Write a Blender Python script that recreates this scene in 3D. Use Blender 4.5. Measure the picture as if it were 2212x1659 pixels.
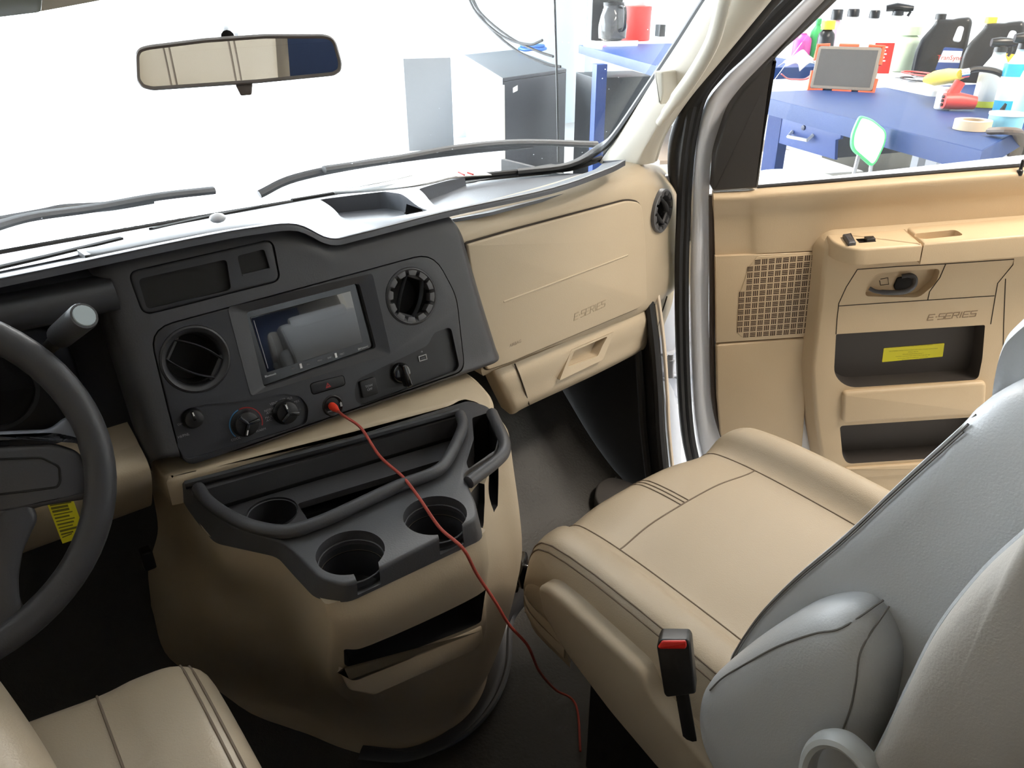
import bpy, bmesh, math, random
from mathutils import Vector, Matrix
random.seed(4)
for _o in list(bpy.data.objects): bpy.data.objects.remove(_o)
SC = bpy.context.scene
COL = SC.collection
V = Vector
PI = math.pi
def rad(a): return a*PI/180

# ------------------------------------------------------------------ camera
FOC = 1640.0
AX = V((.785, -.2885, .548)).normalized()          # vehicle right, in camera axes (right, down, forward)
_F = V((.167, .950, .265)); _F = (_F-AX*_F.dot(AX)).normalized()
_N = _F.cross(AX)
_D = math.cos(rad(15))*_F-math.sin(rad(15))*_N
_R = math.sin(rad(15))*_F+math.cos(rad(15))*_N
AY, AZ = -_R, -_D
CAM = V((-.377, 0, 1.15))
cd = bpy.data.cameras.new('camera'); cam = bpy.data.objects.new('camera', cd); COL.objects.link(cam)
cd.sensor_fit = 'HORIZONTAL'; cd.sensor_width = 36; cd.lens = 36*FOC/2212
cd.clip_start = .02; cd.clip_end = 200
cr = V((AX.x, AY.x, AZ.x)); cdn = V((AX.y, AY.y, AZ.y)); cf = V((AX.z, AY.z, AZ.z))
cam.matrix_world = Matrix(((cr.x, -cdn.x, -cf.x, CAM.x), (cr.y, -cdn.y, -cf.y, CAM.y), (cr.z, -cdn.z, -cf.z, CAM.z), (0, 0, 0, 1)))
SC.camera = cam
# ------------------------------------------------------------------ world, lights, exposure
SC.view_settings.view_transform = 'Standard'; SC.view_settings.look = 'None'
SC.view_settings.exposure = 1.45; SC.view_settings.gamma = 1.0
W = bpy.data.worlds.new('world'); SC.world = W; W.use_nodes = True
bg = W.node_tree.nodes['Background']; bg.inputs[0].default_value = (.86, .94, 1.0, 1); bg.inputs[1].default_value = 6.0
def area(name, loc, aim, sx, sy, power, col):
    l = bpy.data.lights.new(name, 'AREA'); l.shape = 'RECTANGLE'; l.size = sx; l.size_y = sy; l.energy = power; l.color = col
    o = bpy.data.objects.new(name, l); COL.objects.link(o); o.location = loc
    o.rotation_euler = (V(aim)-V(loc)).to_track_quat('-Z', 'Y').to_euler()
    return o
area('garage_light_bench', (1.75, -.5, 3.05), (1.4, .3, 0), 2.0, .5, 60, (1, .88, .74))
area('garage_light_front', (3.2, 3.8, 3.05), (3.2, 3.8, 0), 2.4, .5, 60, (1, .95, .88))

# ------------------------------------------------------------------ pixel helpers: where a viewing ray meets a surface of the place
def ray(px, py):
    d = V(((px-1106)/FOC, (py-829.5)/FOC, 1.0))
    return V((AX.dot(d), AY.dot(d), AZ.dot(d)))
def at(px, py, **k):
    d = ray(px, py)
    for a, v in k.items():
        i = 'xyz'.index(a); t = (v-CAM[i])/d[i]
        return CAM+d*t
class Fr:
    """a plane with 2-D axes ux, uy and outward normal n"""
    def __init__(s, p, ux, uy, n=None):
        s.p = V(p); s.ux = V(ux).normalized(); uy = V(uy); uy = (uy-s.ux*uy.dot(s.ux)).normalized(); s.uy = uy
        s.n = s.ux.cross(s.uy).normalized()
        if n is not None and s.n.dot(V(n)) < 0: s.n = -s.n
    def w(s, u, v, h=0): return s.p+s.ux*u+s.uy*v+s.n*h
    def px(s, x, y, h=0):
        d = ray(x, y); q = s.p+s.n*h
        t = (q-CAM).dot(s.n)/d.dot(s.n); P = CAM+d*t-q
        return (P.dot(s.ux), P.dot(s.uy))
    def pl(s, pts, h=0): return [s.px(a, b, h) for a, b in pts]

# ------------------------------------------------------------------ materials
def lin(c): return c/12.92 if c <= .04045 else ((c+.055)/1.055)**2.4
def srgb(r, g, b): return (lin(r/255), lin(g/255), lin(b/255), 1)
def mat(name, col, rough=.5, metal=0, bump=0, scale=300, spec=.5, coat=0, emit=0, var=0, alpha=1, trans=0, vscale=6, dist=.0006):
    m = bpy.data.materials.new(name); m.use_nodes = True; nt = m.node_tree; b = nt.nodes['Principled BSDF']
    c = col if len(col) == 4 else (*col, 1)
    b.inputs['Base Color'].default_value = c; b.inputs['Roughness'].default_value = rough; b.inputs['Metallic'].default_value = metal
    b.inputs['Specular IOR Level'].default_value = spec
    if coat: b.inputs['Coat Weight'].default_value = coat; b.inputs['Coat Roughness'].default_value = .1
    if trans: b.inputs['Transmission Weight'].default_value = trans
    if emit: b.inputs['Emission Color'].default_value = c; b.inputs['Emission Strength'].default_value = emit
    tc = nt.nodes.new('ShaderNodeTexCoord')
    if bump:
        n = nt.nodes.new('ShaderNodeTexNoise'); n.inputs['Scale'].default_value = scale; n.inputs['Detail'].default_value = 3
        nt.links.new(tc.outputs['Object'], n.inputs['Vector'])
        bp = nt.nodes.new('ShaderNodeBump'); bp.inputs['Strength'].default_value = bump; bp.inputs['Distance'].default_value = dist
        nt.links.new(n.outputs['Fac'], bp.inputs['Height']); nt.links.new(bp.outputs['Normal'], b.inputs['Normal'])
    if var:
        n2 = nt.nodes.new('ShaderNodeTexNoise'); n2.inputs['Scale'].default_value = vscale; n2.inputs['Detail'].default_value = 6
        nt.links.new(tc.outputs['Object'], n2.inputs['Vector'])
        mr = nt.nodes.new('ShaderNodeMapRange'); mr.inputs[3].default_value = 1-var; mr.inputs[4].default_value = 1+var
        nt.links.new(n2.outputs['Fac'], mr.inputs[0])
        mx = nt.nodes.new('ShaderNodeMix'); mx.data_type = 'RGBA'; mx.blend_type = 'MULTIPLY'; mx.inputs[0].default_value = 1
        mx.inputs[6].default_value = c; nt.links.new(mr.outputs[0], mx.inputs[7]); nt.links.new(mx.outputs[2], b.inputs['Base Color'])
    return m
BEIGE = mat('beige_plastic', (.50, .41, .29), .5, bump=.35, scale=420, var=.03)
GREY = mat('dark_grey_plastic', (.060, .060, .066), .45, bump=.35, scale=420)
GREYP = mat('pad_grey_plastic', (.10, .105, .12), .38, bump=.5, scale=350)
PANEL = mat('charcoal_panel', (.035, .036, .041), .42, bump=.2, scale=420)
BLACK = mat('black_plastic', (.012, .012, .013), .4, bump=.1, scale=300)
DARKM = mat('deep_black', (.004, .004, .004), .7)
SEAM = mat('seam_shadow_gap', (.03, .022, .016), .9)
GLOSSB = mat('gloss_black', (.010, .010, .011), .12, coat=.5)
SCREEN = mat('screen_glass', (.006, .006, .007), .03, spec=.9, coat=1)
CHROME = mat('bright_chrome', (.8, .8, .82), .12, metal=1)
MIRRORM = mat('mirror_silver', (.82, .82, .82), .01, metal=1)
LEATHER = mat('tan_leather', (.42, .345, .25), .38, bump=.5, scale=500, var=.05)
LEATHER_COOL = mat('leather_cool_light', (.52, .53, .54), .38, bump=.5, scale=500, var=.05)  # cool windshield daylight on the seat back put into this leather's grey
LEATHERT = mat('taupe_leather', (.40, .37, .33), .45, bump=.5, scale=500, var=.05)
THREAD = mat('leather_thread', (.17, .13, .095), .8)
TRIMW = mat('cream_trim', (.72, .67, .57), .5, bump=.2, scale=300)
WHITEP = mat('white_car_paint', (.80, .81, .86), .22, coat=.6)
RUBBER = mat('black_rubber', (.014, .014, .015), .55)
MATF = mat('footwell_vinyl', (.050, .048, .045), .62, bump=.8, scale=160, var=.35, vscale=9, dist=.002)
CARPET = mat('dark_floor_cover', (.014, .014, .014), .9, bump=.8, scale=200, var=.3)
WHITET = mat('white_marking', (.75, .75, .75), .5)
GREYT = mat('grey_marking', (.35, .35, .36), .5)
REDM = mat('signal_red', (.70, .02, .012), .4)
REDMK = mat('dim_red_marking', (.35, .02, .02), .5)
BLUEMK = mat('blue_marking', (.05, .2, .42), .5)
YELLOW = mat('yellow_label', (.90, .80, .03), .5)
CABLE = mat('red_braid', (.42, .06, .04), .6, bump=1, scale=900)
METAL = mat('galvanised_steel', (.45, .46, .48), .35, metal=.9)

# ------------------------------------------------------------------ mesh builder
def newell(p):
    n = V((0, 0, 0))
    for i in range(len(p)):
        a, b = p[i], p[(i+1) % len(p)]
        n += V(((a.y-b.y)*(a.z+b.z), (a.z-b.z)*(a.x+b.x), (a.x-b.x)*(a.y+b.y)))
    return n
def area2(p): return sum(p[i][0]*p[(i+1) % len(p)][1]-p[(i+1) % len(p)][0]*p[i][1] for i in range(len(p)))/2
def inset(p, d):
    """offset a 2-D loop inwards by d"""
    s = 1 if area2(p) > 0 else -1; o = []
    n = len(p)
    for i in range(n):
        a, b, c = V(p[i-1]), V(p[i]), V(p[(i+1) % n])
        e, f = (b-a), (c-b)
        if e.length < 1e-9: e = f
        if f.length < 1e-9: f = e
        e.normalize(); f.normalize()
        n1 = V((-e.y, e.x))*s; n2 = V((-f.y, f.x))*s; m = n1+n2
        if m.length < 1e-6: m = n1
        m.normalize(); k = max(.45, m.dot(n1))
        o.append(tuple(b+m*(d/k)))
    return o
def rnd(p, r, k=5):
    """round the corners of a closed 2-D polygon"""
    o = []; n = len(p)
    for i in range(n):
        a, b, c = V(p[i-1]), V(p[i]), V(p[(i+1) % n]); rr = r[i] if isinstance(r, (list, tuple)) else r
        e = a-b; f = c-b; l = min(rr, e.length*.48, f.length*.48)
        if l < 1e-5: o.append(tuple(b)); continue
        s = b+e.normalized()*l; t = b+f.normalized()*l
        for j in range(k+1):
            q = j/k; o.append(tuple(s*(1-q)**2+b*(2*q*(1-q))+t*q*q))
    return o
def cr1(p0, p1, p2, p3, t):
    return .5*((2*p1)+(p2-p0)*t+(2*p0-5*p1+4*p2-p3)*t*t+(3*p1-p0-3*p2+p3)*t**3)
def spl(pts, n=6, closed=False):
    P = [V(q) for q in pts]; L = len(P); o = []
    for i in range(L if closed else L-1):
        if closed: a, b, c, d = P[i-1], P[i], P[(i+1) % L], P[(i+2) % L]
        else: b, c = P[i], P[i+1]; a = P[i-1] if i else b*2-c; d = P[i+2] if i+2 < L else c*2-b
        for j in range(n): o.append(cr1(a, b, c, d, j/n))
    if not closed: o.append(P[-1])
    return o
def spl2(pts, n=6): return [tuple(q) for q in spl(pts, n, True)]
class MB:
    def __init__(s): s.v = []; s.f = []; s.m = []
    def add(s, vs, fs, m=0):
        k = len(s.v); s.v += [V(q) for q in vs]; s.f += [tuple(i+k for i in f) for f in fs]; s.m += [m]*len(fs); return s
    def loops(s, L, m=0, cap0=True, cap1=True, close=True):
        n = len(L[0]); vs = [q for l in L for q in l]; fs = []
        for i in range(len(L)-1):
            for j in range(n if close else n-1):
                k = (j+1) % n; fs.append((i*n+j, i*n+k, (i+1)*n+k, (i+1)*n+j))
        if cap0: fs.append(tuple(reversed(range(n))))
        if cap1: fs.append(tuple((len(L)-1)*n+j for j in range(n)))
        return s.add(vs, fs, m)
    def prism(s, F, pts, h0, h1, bev=0, m=0, k=3):
        L = [[F.w(u, v, h0) for u, v in pts]]
        if bev:
            for i in range(k+1):
                a = PI/2*i/k; q = inset(pts, bev*(1-math.cos(a))); L.append([F.w(u, v, h1-bev+bev*math.sin(a)) for u, v in q])
        else: L.append([F.w(u, v, h1) for u, v in pts])
        return s.loops(L, m)
    def ring(s, F, outer, inner, h0, h1o, h1i, hb, m=0):
        """frame between two loops of the same point count; inner wall goes down to hb"""
        L = [[F.w(u, v, h0) for u, v in outer], [F.w(u, v, h1o) for u, v in outer], [F.w(u, v, h1i) for u, v in inner], [F.w(u, v, hb) for u, v in inner]]
        return s.loops(L, m, False, False)
    def tube(s, P, r, n=8, m=0, closed=False, flat=None, up=None):
        P = [V(q) for q in P]; L = []; N = None
        for i, p in enumerate(P):
            a = P[i-1] if (i or closed) else p; b = P[(i+1) % len(P)] if (i < len(P)-1 or closed) else p
            t = (b-a).normalized()
            if N is None:
                N = V(up) if up is not None else (V((0, 0, 1)) if abs(t.z) < .9 else V((1, 0, 0)))
            N = (N-t*N.dot(t)).normalized(); B = t.cross(N)
            rr = r[i] if isinstance(r, (list, tuple)) else r; fl = flat if flat else 1
            L.append([p+N*(math.cos(2*PI*j/n)*rr*fl)+B*(math.sin(2*PI*j/n)*rr) for j in range(n)])
        if closed: L.append(L[0]); return s.loops(L, m, False, False)
        return s.loops(L, m)
    def patch(s, G, nu=5, nv=5, m=0, thick=None):
        """smooth surface through a grid of points; thick = vector for a solid"""
        A = [spl(r, nu) for r in G]; C = [spl([A[i][j] for i in range(len(A))], nv) for j in range(len(A[0]))]
        R = len(C[0]); Q = len(C); vs = [C[j][i] for i in range(R) for j in range(Q)]
        fs = [(i*Q+j, i*Q+j+1, (i+1)*Q+j+1, (i+1)*Q+j) for i in range(R-1) for j in range(Q-1)]
        if thick is not None:
            T = V(thick); k = len(vs); vs = vs+[q+T for q in vs]
            fs2 = [tuple(reversed([i+k for i in f])) for f in fs]
            b = [j for j in range(Q)]+[i*Q+Q-1 for i in range(1, R)]+[(R-1)*Q+j for j in range(Q-2, -1, -1)]+[i*Q for i in range(R-2, 0, -1)]
            fs3 = [(b[(i+1) % len(b)], b[i], b[i]+k, b[(i+1) % len(b)]+k) for i in range(len(b))]
            fs = fs+fs2+fs3
        return s.add(vs, fs, m)
    def lathe(s, F, c, prof, n=32, m=0, cap0=True, cap1=True, a0=0):
        return s.loops([[F.w(c[0]+r*math.cos(a0+2*PI*j/n), c[1]+r*math.sin(a0+2*PI*j/n), h) for j in range(n)] for r, h in prof], m, cap0, cap1)
    def box(s, c, sz, m=0, rot=None, bev=0):
        R = rot if rot is not None else Matrix.Identity(3); c = V(c); x, y, z = [q/2 for q in sz]
        F = Fr(c, R @ V((1, 0, 0)), R @ V((0, 1, 0)))
        p = [(-x, -y), (x, -y), (x, y), (-x, y)]
        if bev: s.prism(F, rnd(p, bev, 3), -z, z, bev*.6, m)
        else: s.prism(F, p, -z, z, 0, m)
        return s
    def pillow(s, F, pts, h0, h1, m=0, k=7, power=1.0, edge=.0):
        """domed cushion over an outline: rings shrink to the centroid"""
        cx = sum(q[0] for q in pts)/len(pts); cy = sum(q[1] for q in pts)/len(pts)
        L = [[F.w(u, v, h0) for u, v in pts]]
        for i in range(k+1):
            a = PI/2*i/k; q = math.cos(a)**power; q = max(q, .02)
            q = 1-(1-q) if edge == 0 else q
            L.append([F.w(cx+(u-cx)*q, cy+(v-cy)*q, h0+edge+(h1-h0-edge)*math.sin(a)) for u, v in pts])
        return s.loops(L, m)
    def sphere(s, c, r, m=0, n=16, k=8, sc=(1, 1, 1)):
        F = Fr(c, (1, 0, 0), (0, 1, 0))
        L = [[V((c[0]+sc[0]*r*math.sin(a)*math.cos(2*PI*j/n), c[1]+sc[1]*r*math.sin(a)*math.sin(2*PI*j/n), c[2]-sc[2]*r*math.cos(a))) for j in range(n)] for a in [PI*(i+.05)/(k+.1) for i in range(k+1)]]
        return s.loops(L, m)
    def text(s, F, u, v, txt, size, h=0, ex=.0003, m=0, wide=1.0, rot=0, align='CENTER'):
        cu = bpy.data.curves.new('t', 'FONT'); cu.body = txt; cu.size = size; cu.extrude = 0; cu.resolution_u = 2; cu.align_x = align; cu.align_y = 'CENTER'
        o = bpy.data.objects.new('t', cu); COL.objects.link(o)
        dg = bpy.context.evaluated_depsgraph_get(); me = bpy.data.meshes.new_from_object(o.evaluated_get(dg))
        c, sn = math.cos(rot), math.sin(rot); vs = []
        for q in me.vertices:
            x, y = q.co.x*wide, q.co.y; vs.append(F.w(u+x*c-y*sn, v+x*sn+y*c, h+ex))
        s.add(vs, [tuple(p.vertices) for p in me.polygons], m)
        bpy.data.objects.remove(o); bpy.data.curves.remove(cu); bpy.data.meshes.remove(me)
        return s
WLOC = {}
def ob(name, mb, mats, parent=None, ang=38, label=None, cat=None, group=None, kind=None, loc=None, fix=True):
    me = bpy.data.meshes.new(name)
    c = V(loc) if loc is not None else (sum((q for q in mb.v), V((0, 0, 0)))/max(1, len(mb.v)))
    me.from_pydata([tuple(q-c) for q in mb.v], [], mb.f)
    for m in (mats if isinstance(mats, (list, tuple)) else [mats]): me.materials.append(m)
    for p, i in zip(me.polygons, mb.m): p.material_index = i; p.use_smooth = len(p.vertices) <= 4
    if fix:
        b = bmesh.new(); b.from_mesh(me); bmesh.ops.remove_doubles(b, verts=b.verts, dist=1e-6)
        bmesh.ops.recalc_face_normals(b, faces=b.faces)
        if all(e.is_manifold for e in b.edges) and b.calc_volume() < 0: bmesh.ops.reverse_faces(b, faces=b.faces)
        b.to_mesh(me); b.free()
    me.set_sharp_from_angle(angle=rad(ang))
    o = bpy.data.objects.new(name, me); COL.objects.link(o)
    o.location = c-(WLOC[parent] if parent else V((0, 0, 0)))
    if parent: o.parent = parent
    WLOC[o] = c
    tag(o, label, cat, group, kind)
    return o
def tag(o, label=None, cat=None, group=None, kind=None):
    if label: o['label'] = label
    if cat: o['category'] = cat
    if group: o['group'] = group
    if kind: o['kind'] = kind
    return o
def empty(name, loc, label, cat, group=None):
    o = bpy.data.objects.new(name, None); COL.objects.link(o); o.location = loc; o.empty_display_size = .05
    WLOC[o] = V(loc); return tag(o, label, cat, group)
def cut(o, cutters, ang=38):
    """boolean the solids out of o; cut faces keep the cutter's material index"""
    c = WLOC[o]
    for ci, mb in enumerate(cutters):
        me = bpy.data.meshes.new('c'); me.from_pydata([tuple(q-c) for q in mb.v], [], mb.f)
        for _ in o.data.materials: me.materials.append(_)
        for p, i in zip(me.polygons, mb.m): p.material_index = i; p.use_smooth = len(p.vertices) <= 4
        b = bmesh.new(); b.from_mesh(me); bmesh.ops.remove_doubles(b, verts=b.verts, dist=1e-5); bmesh.ops.recalc_face_normals(b, faces=b.faces)
        if b.calc_volume() < 0: bmesh.ops.reverse_faces(b, faces=b.faces)
        b.to_mesh(me); b.free()
        k = bpy.data.objects.new('c', me); COL.objects.link(k)
        bpy.context.view_layer.update(); k.matrix_world = o.matrix_world.copy(); bpy.context.view_layer.update()
        old = o.data; done = False
        def vol(mm):
            q = bmesh.new(); q.from_mesh(mm); v_ = q.calc_volume(); nm_ = sum(1 for e in q.edges if not e.is_manifold); q.free(); return v_, nm_
        v0 = vol(old)[0]
        for tr, sv in ((0, 'EXACT'), (1, 'EXACT'), (2, 'EXACT'), (3, 'EXACT'), (0, 'FAST')):
            k.matrix_world = o.matrix_world @ Matrix.Translation((tr*.00013, -tr*.00017, tr*.00011)); bpy.context.view_layer.update()
            md = o.modifiers.new('b', 'BOOLEAN'); md.operation = 'DIFFERENCE'; md.object = k; md.solver = sv
            if sv == 'EXACT': md.use_self = tr >= 2
            bpy.context.view_layer.update()
            dg = bpy.context.evaluated_depsgraph_get(); nm = bpy.data.meshes.new_from_object(o.evaluated_get(dg))
            o.modifiers.clear()
            v1, bad = vol(nm) if len(nm.polygons) else (0, 0)
            if len(nm.polygons) > 3 and len(nm.polygons) != len(old.polygons) and v0*.25 < v1 <= v0*1.001 and (bad == 0 or sv == 'FAST'): o.data = nm; done = True; break
            bpy.data.meshes.remove(nm)
        if not done: print('CUT FAILED', o.name, ci, len(old.polygons))
        elif sv == 'FAST': print('CUT FAST', o.name, ci)
        bpy.data.objects.remove(k)
    o.data.set_sharp_from_angle(angle=rad(ang))
    return o
def strokes(mb, F, o, word, w, h, hh, m=0, gap=.25, t=.14, shear=.15, rot=0):
    """square stroke lettering, w x h per letter"""
    S = {'E': [((0, 0), (0, .42)), ((0, .58), (0, 1)), ((0, 1), (1, 1)), ((0, .5), (.85, .5)), ((0, 0), (1, 0))],
         'S': [((0, 0), (.95, 0)), ((1, 0), (1, .45)), ((.1, .5), (1, .5)), ((0, .55), (0, 1)), ((.05, 1), (1, 1))],
         'R': [((0, 0), (0, .9)), ((0, 1), (1, 1)), ((1, .95), (1, .55)), ((.2, .5), (1, .5)), ((.6, .45), (1, 0))],
         'I': [((.5, 0), (.5, 1))], '-': [((.25, .5), (.75, .5))]}
    x = 0; c, sn = math.cos(rot), math.sin(rot)
    for ch in word:
        ww = w*(.35 if ch in 'I-' else 1)
        for a, b in S[ch]:
            q = []
            A = V((a[0]*ww, a[1]*h)); B = V((b[0]*ww, b[1]*h)); d = (B-A).normalized(); n = V((-d.y, d.x))*t*h*.5; e = d*t*h*.3
            for p in (A-n-e, B-n+e, B+n+e, A+n-e):
                X = x+p.x+shear*p.y; Y = p.y; q.append((o[0]+X*c-Y*sn, o[1]+X*sn+Y*c))
            mb.prism(F, q, hh[0], hh[1], 0, m)
        x += ww+w*gap
    return mb

# ================================================================== THE CAB SHELL (structure)
def struct(name, mb, m, **k): return ob(name, mb, m, kind='structure', **k)
XY = Fr((0, 0, 0), (1, 0, 0), (0, 1, 0), (0, 0, 1))
# floor of the cab with toe board and a raised hump in the passenger footwell
mb = MB()
xs = [-1.0, -.6, -.27, .0, .30, .42, .55, .66, .76, .87]
rows = []
for y, z in [(-1.6, 0), (-.6, 0), (0, 0), (.6, 0), (.95, 0), (1.10, .005), (1.22, .06), (1.36, .17), (1.52, .31), (1.60, .46), (1.62, .72)]:
    r = []
    for i, x in enumerate(xs):
        dz = 0
        if 1.05 < y < 1.6 and .5 < x < .72: dz = .08*math.sin(PI*(y-1.05)/.55)
        if 1.0 < y < 1.5 and x < .45: dz = .05*math.sin(PI*(y-1.0)/.5)
        r.append(V((x, y-dz*.4, z+dz)))
    rows.append(r)
mb.patch(rows, 4, 5, 0, (0, .02, -.03))
struct('floor', mb, MATF)
# driver side wall with a window opening shrunk to darken the cab, rear bulkhead, ceiling
mb = MB()
WL = Fr((-.98, 0, 0), (0, 1, 0), (0, 0, 1), (1, 0, 0))
mb.prism(WL, [(-1.6, -.05), (1.62, -.05), (1.62, .78), (-1.6, .78)], -.06, 0)
mb.prism(WL, [(-1.6, .78), (.30, .78), (.30, 1.62), (-1.6, 1.62)], -.06, 0)
mb.prism(WL, [(.25, .76), (1.2, .76), (1.2, .98), (.25, .98)], -.06, 0)
mb.prism(WL, [(.25, 1.34), (1.0, 1.34), (.8, 1.62), (.25, 1.62)], -.06, 0)
mb.prism(WL, [(1.16, .78), (1.30, .78), (.84, 1.34), (.70, 1.34)], -.06, 0)
struct('wall_left', mb, BEIGE)
mb = MB(); mb.box((0, -1.62, .78), (2.1, .05, 1.7)); struct('wall_back', mb, mat('navy_curtain_cloth', (.07, .10, .20), .9))
mb = MB()
mb.patch([[V((x, y, z-.05*abs(x))) for x in (-1.0, -.5, 0, .5, .96)] for y, z in [(-1.62, 1.66), (-.6, 1.66), (.2, 1.62), (.62, 1.50), (.80, 1.44)]], 3, 3, 0, (0, 0, .04))
struct('ceiling', mb, TRIMW)
# right side behind the seat: B pillar and body wall
mb = MB()
mb.box((.94, -.98, .78), (.06, 1.3, 1.75)); mb.box((.93, -.02, 1.52), (.08, 1.9, .14)); struct('wall_right', mb, TRIMW)

# ---- windshield (curved laminated glass) with black frit band
GC = [(-1.02, 1.17, .79), (-.8, 1.30, .785), (-.45, 1.41, .78), (0, 1.455, .775), (.45, 1.43, .78), (.70, 1.36, .785), (.80, 1.30, .79)]
cr_pts = [at(1292, 344, x=.885), at(1330, 300, x=.882), at(1400, 186, x=.875), at(1462, 92, x=.868), at(1520, 2, x=.86), at(1600, -120, x=.85)]
zs = [q.z for q in cr_pts]
rows = []
for k, e in enumerate(cr_pts):
    f = (e.z-zs[0]); r = []
    for (x, y, z) in GC: r.append(V((x*(1-.06*f), y-f*.88, max(z, .775)+f)))
    r.append(e); rows.append(r)
top = [q+V((0, -.22, .26)) for q in rows[-1]]; rows.append(top)
WSROWS = rows
def glassmat(name, haze, tint=(1, 1, 1, 1), specks=True):
    m = bpy.data.materials.new(name); m.use_nodes = True; nt = m.node_tree; nt.nodes.clear()
    out = nt.nodes.new('ShaderNodeOutputMaterial'); tr = nt.nodes.new('ShaderNodeBsdfTransparent'); tr.inputs[0].default_value = tint
    gl = nt.nodes.new('ShaderNodeBsdfGlossy'); gl.inputs['Roughness'].default_value = .02
    fr = nt.nodes.new('ShaderNodeFresnel'); fr.inputs[0].default_value = 1.35
    m1 = nt.nodes.new('ShaderNodeMixShader'); nt.links.new(fr.outputs[0], m1.inputs[0]); nt.links.new(tr.outputs[0], m1.inputs[1]); nt.links.new(gl.outputs[0], m1.inputs[2])
    tl = nt.nodes.new('ShaderNodeBsdfTranslucent'); tl.inputs[0].default_value = (.9, .95, 1, 1)
    m2 = nt.nodes.new('ShaderNodeMixShader'); nt.links.new(m1.outputs[0], m2.inputs[1]); nt.links.new(tl.outputs[0], m2.inputs[2])
    tc = nt.nodes.new('ShaderNodeTexCoord'); nz = nt.nodes.new('ShaderNodeTexNoise'); nz.inputs['Scale'].default_value = 3.5; nz.inputs['Detail'].default_value = 8
    nt.links.new(tc.outputs['Object'], nz.inputs['Vector'])
    mr = nt.nodes.new('ShaderNodeMapRange'); mr.inputs[1].default_value = .3; mr.inputs[2].default_value = .7; mr.inputs[3].default_value = haze*.4; mr.inputs[4].default_value = haze*1.5
    nt.links.new(nz.outputs[0], mr.inputs[0])
    if specks:
        vo = nt.nodes.new('ShaderNodeTexVoronoi'); vo.inputs['Scale'].default_value = 38; nt.links.new(tc.outputs['Object'], vo.inputs['Vector'])
        lt = nt.nodes.new('ShaderNodeMath'); lt.operation = 'LESS_THAN'; lt.inputs[1].default_value = .045; nt.links.new(vo.outputs['Distance'], lt.inputs[0])
        ml = nt.nodes.new('ShaderNodeMath'); ml.operation = 'MULTIPLY_ADD'; ml.inputs[1].default_value = .45; nt.links.new(lt.outputs[0], ml.inputs[0]); nt.links.new(mr.outputs[0], ml.inputs[2])
        nt.links.new(ml.outputs[0], m2.inputs[0])
    else: nt.links.new(mr.outputs[0], m2.inputs[0])
    nt.links.new(m2.outputs[0], out.inputs[0]); return m
WGLASS = glassmat('dusty_windshield_glass', .022)
DGLASS = glassmat('door_window_glass', .006, specks=False)
mb = MB(); mb.patch(rows, 6, 4)
struct('window_1', mb, WGLASS, fix=False)
mb = MB()
base = [V(q)+V((0, -.012, .004)) for q in rows[0]]
mb.tube(spl(base, 5), .007, 8, 0)
side = [q+V((-.002, -.004, 0)) for q in [r[-1] for r in rows]]
corner = spl([base[-3], base[-2]+V((0, 0, .006)), base[-1]+V((-.012, 0, .022)), side[1]+V((-.004, 0, .01))]+side[2:], 5)
mb.tube(corner, .016, 8, 0, flat=.5)
struct('trim_1', mb, RUBBER)

# ---- right A pillar trim, cream
L = [at(1294, 352, x=.875), at(1330, 300, x=.872), at(1400, 186, x=.865), at(1462, 92, x=.858), at(1520, 0, x=.85), at(1600, -120, x=.84)]
Mi = [at(1360, 360, x=.845), at(1398, 300, x=.838), at(1455, 196, x=.83), at(1508, 110, x=.822), at(1565, 20, x=.815), at(1640, -100, x=.80)]
Rr = [at(1412, 352, x=.868), at(1432, 295, x=.865), at(1484, 215, x=.86), at(1556, 128, x=.855), at(1664, -4, x=.85), at(1750, -110, x=.84)]
Lo = [q+V((.03, .03, -.005)) for q in Rr]
G = [[a, a*.5+b*.5+V((-.012, 0, 0)), b, b*.45+c*.55+V((-.010, 0, 0)), c, d] for a, b, c, d in zip(L, Mi, Rr, Lo)]
mb = MB(); mb.patch(G, 4, 4, 0, (.02, .01, 0))
struct('trim_2', mb, TRIMW)
# grab handle on the pillar
gh = [at(1588, -90, x=.79), at(1570, -30, x=.775), at(1556, 30, x=.765), at(1538, 92, x=.765), at(1500, 160, x=.77), at(1455, 222, x=.785), at(1424, 266, x=.81)]
mb = MB(); mb.tube(spl(gh, 6), [.013]*6+[.014]*24+[.011]*4+[.008]*3, 12, 0, flat=.75)
g = ob('grab_handle', mb, TRIMW, label='cream curved grab handle running down the windshield pillar', cat='grab handle')
F = Fr(at(1430, 190, x=.80), (0, 1, 0), (0, 0, 1), (-1, 0, 0))
mb = MB(); mb.prism(F, rnd(F.pl([(1422, 152), (1440, 154), (1441, 200), (1436, 226), (1428, 220), (1420, 195)]), .004), -.03, .012, .004)
ob('handle_end_cap', mb, TRIMW, g)

# ================================================================== DASHBOARD
DASH = empty('dashboard', (0, 1.2, 0), 'wide van dashboard with grey centre stack and beige passenger side', 'dashboard')
s15, c15 = math.sin(rad(15)), math.cos(rad(15))
BZ = Fr((-.058, .986, .751), (1, 0, 0), (0, s15, c15), (0, -1, 0))
BZ.n = V((0, -c15, s15))
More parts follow.
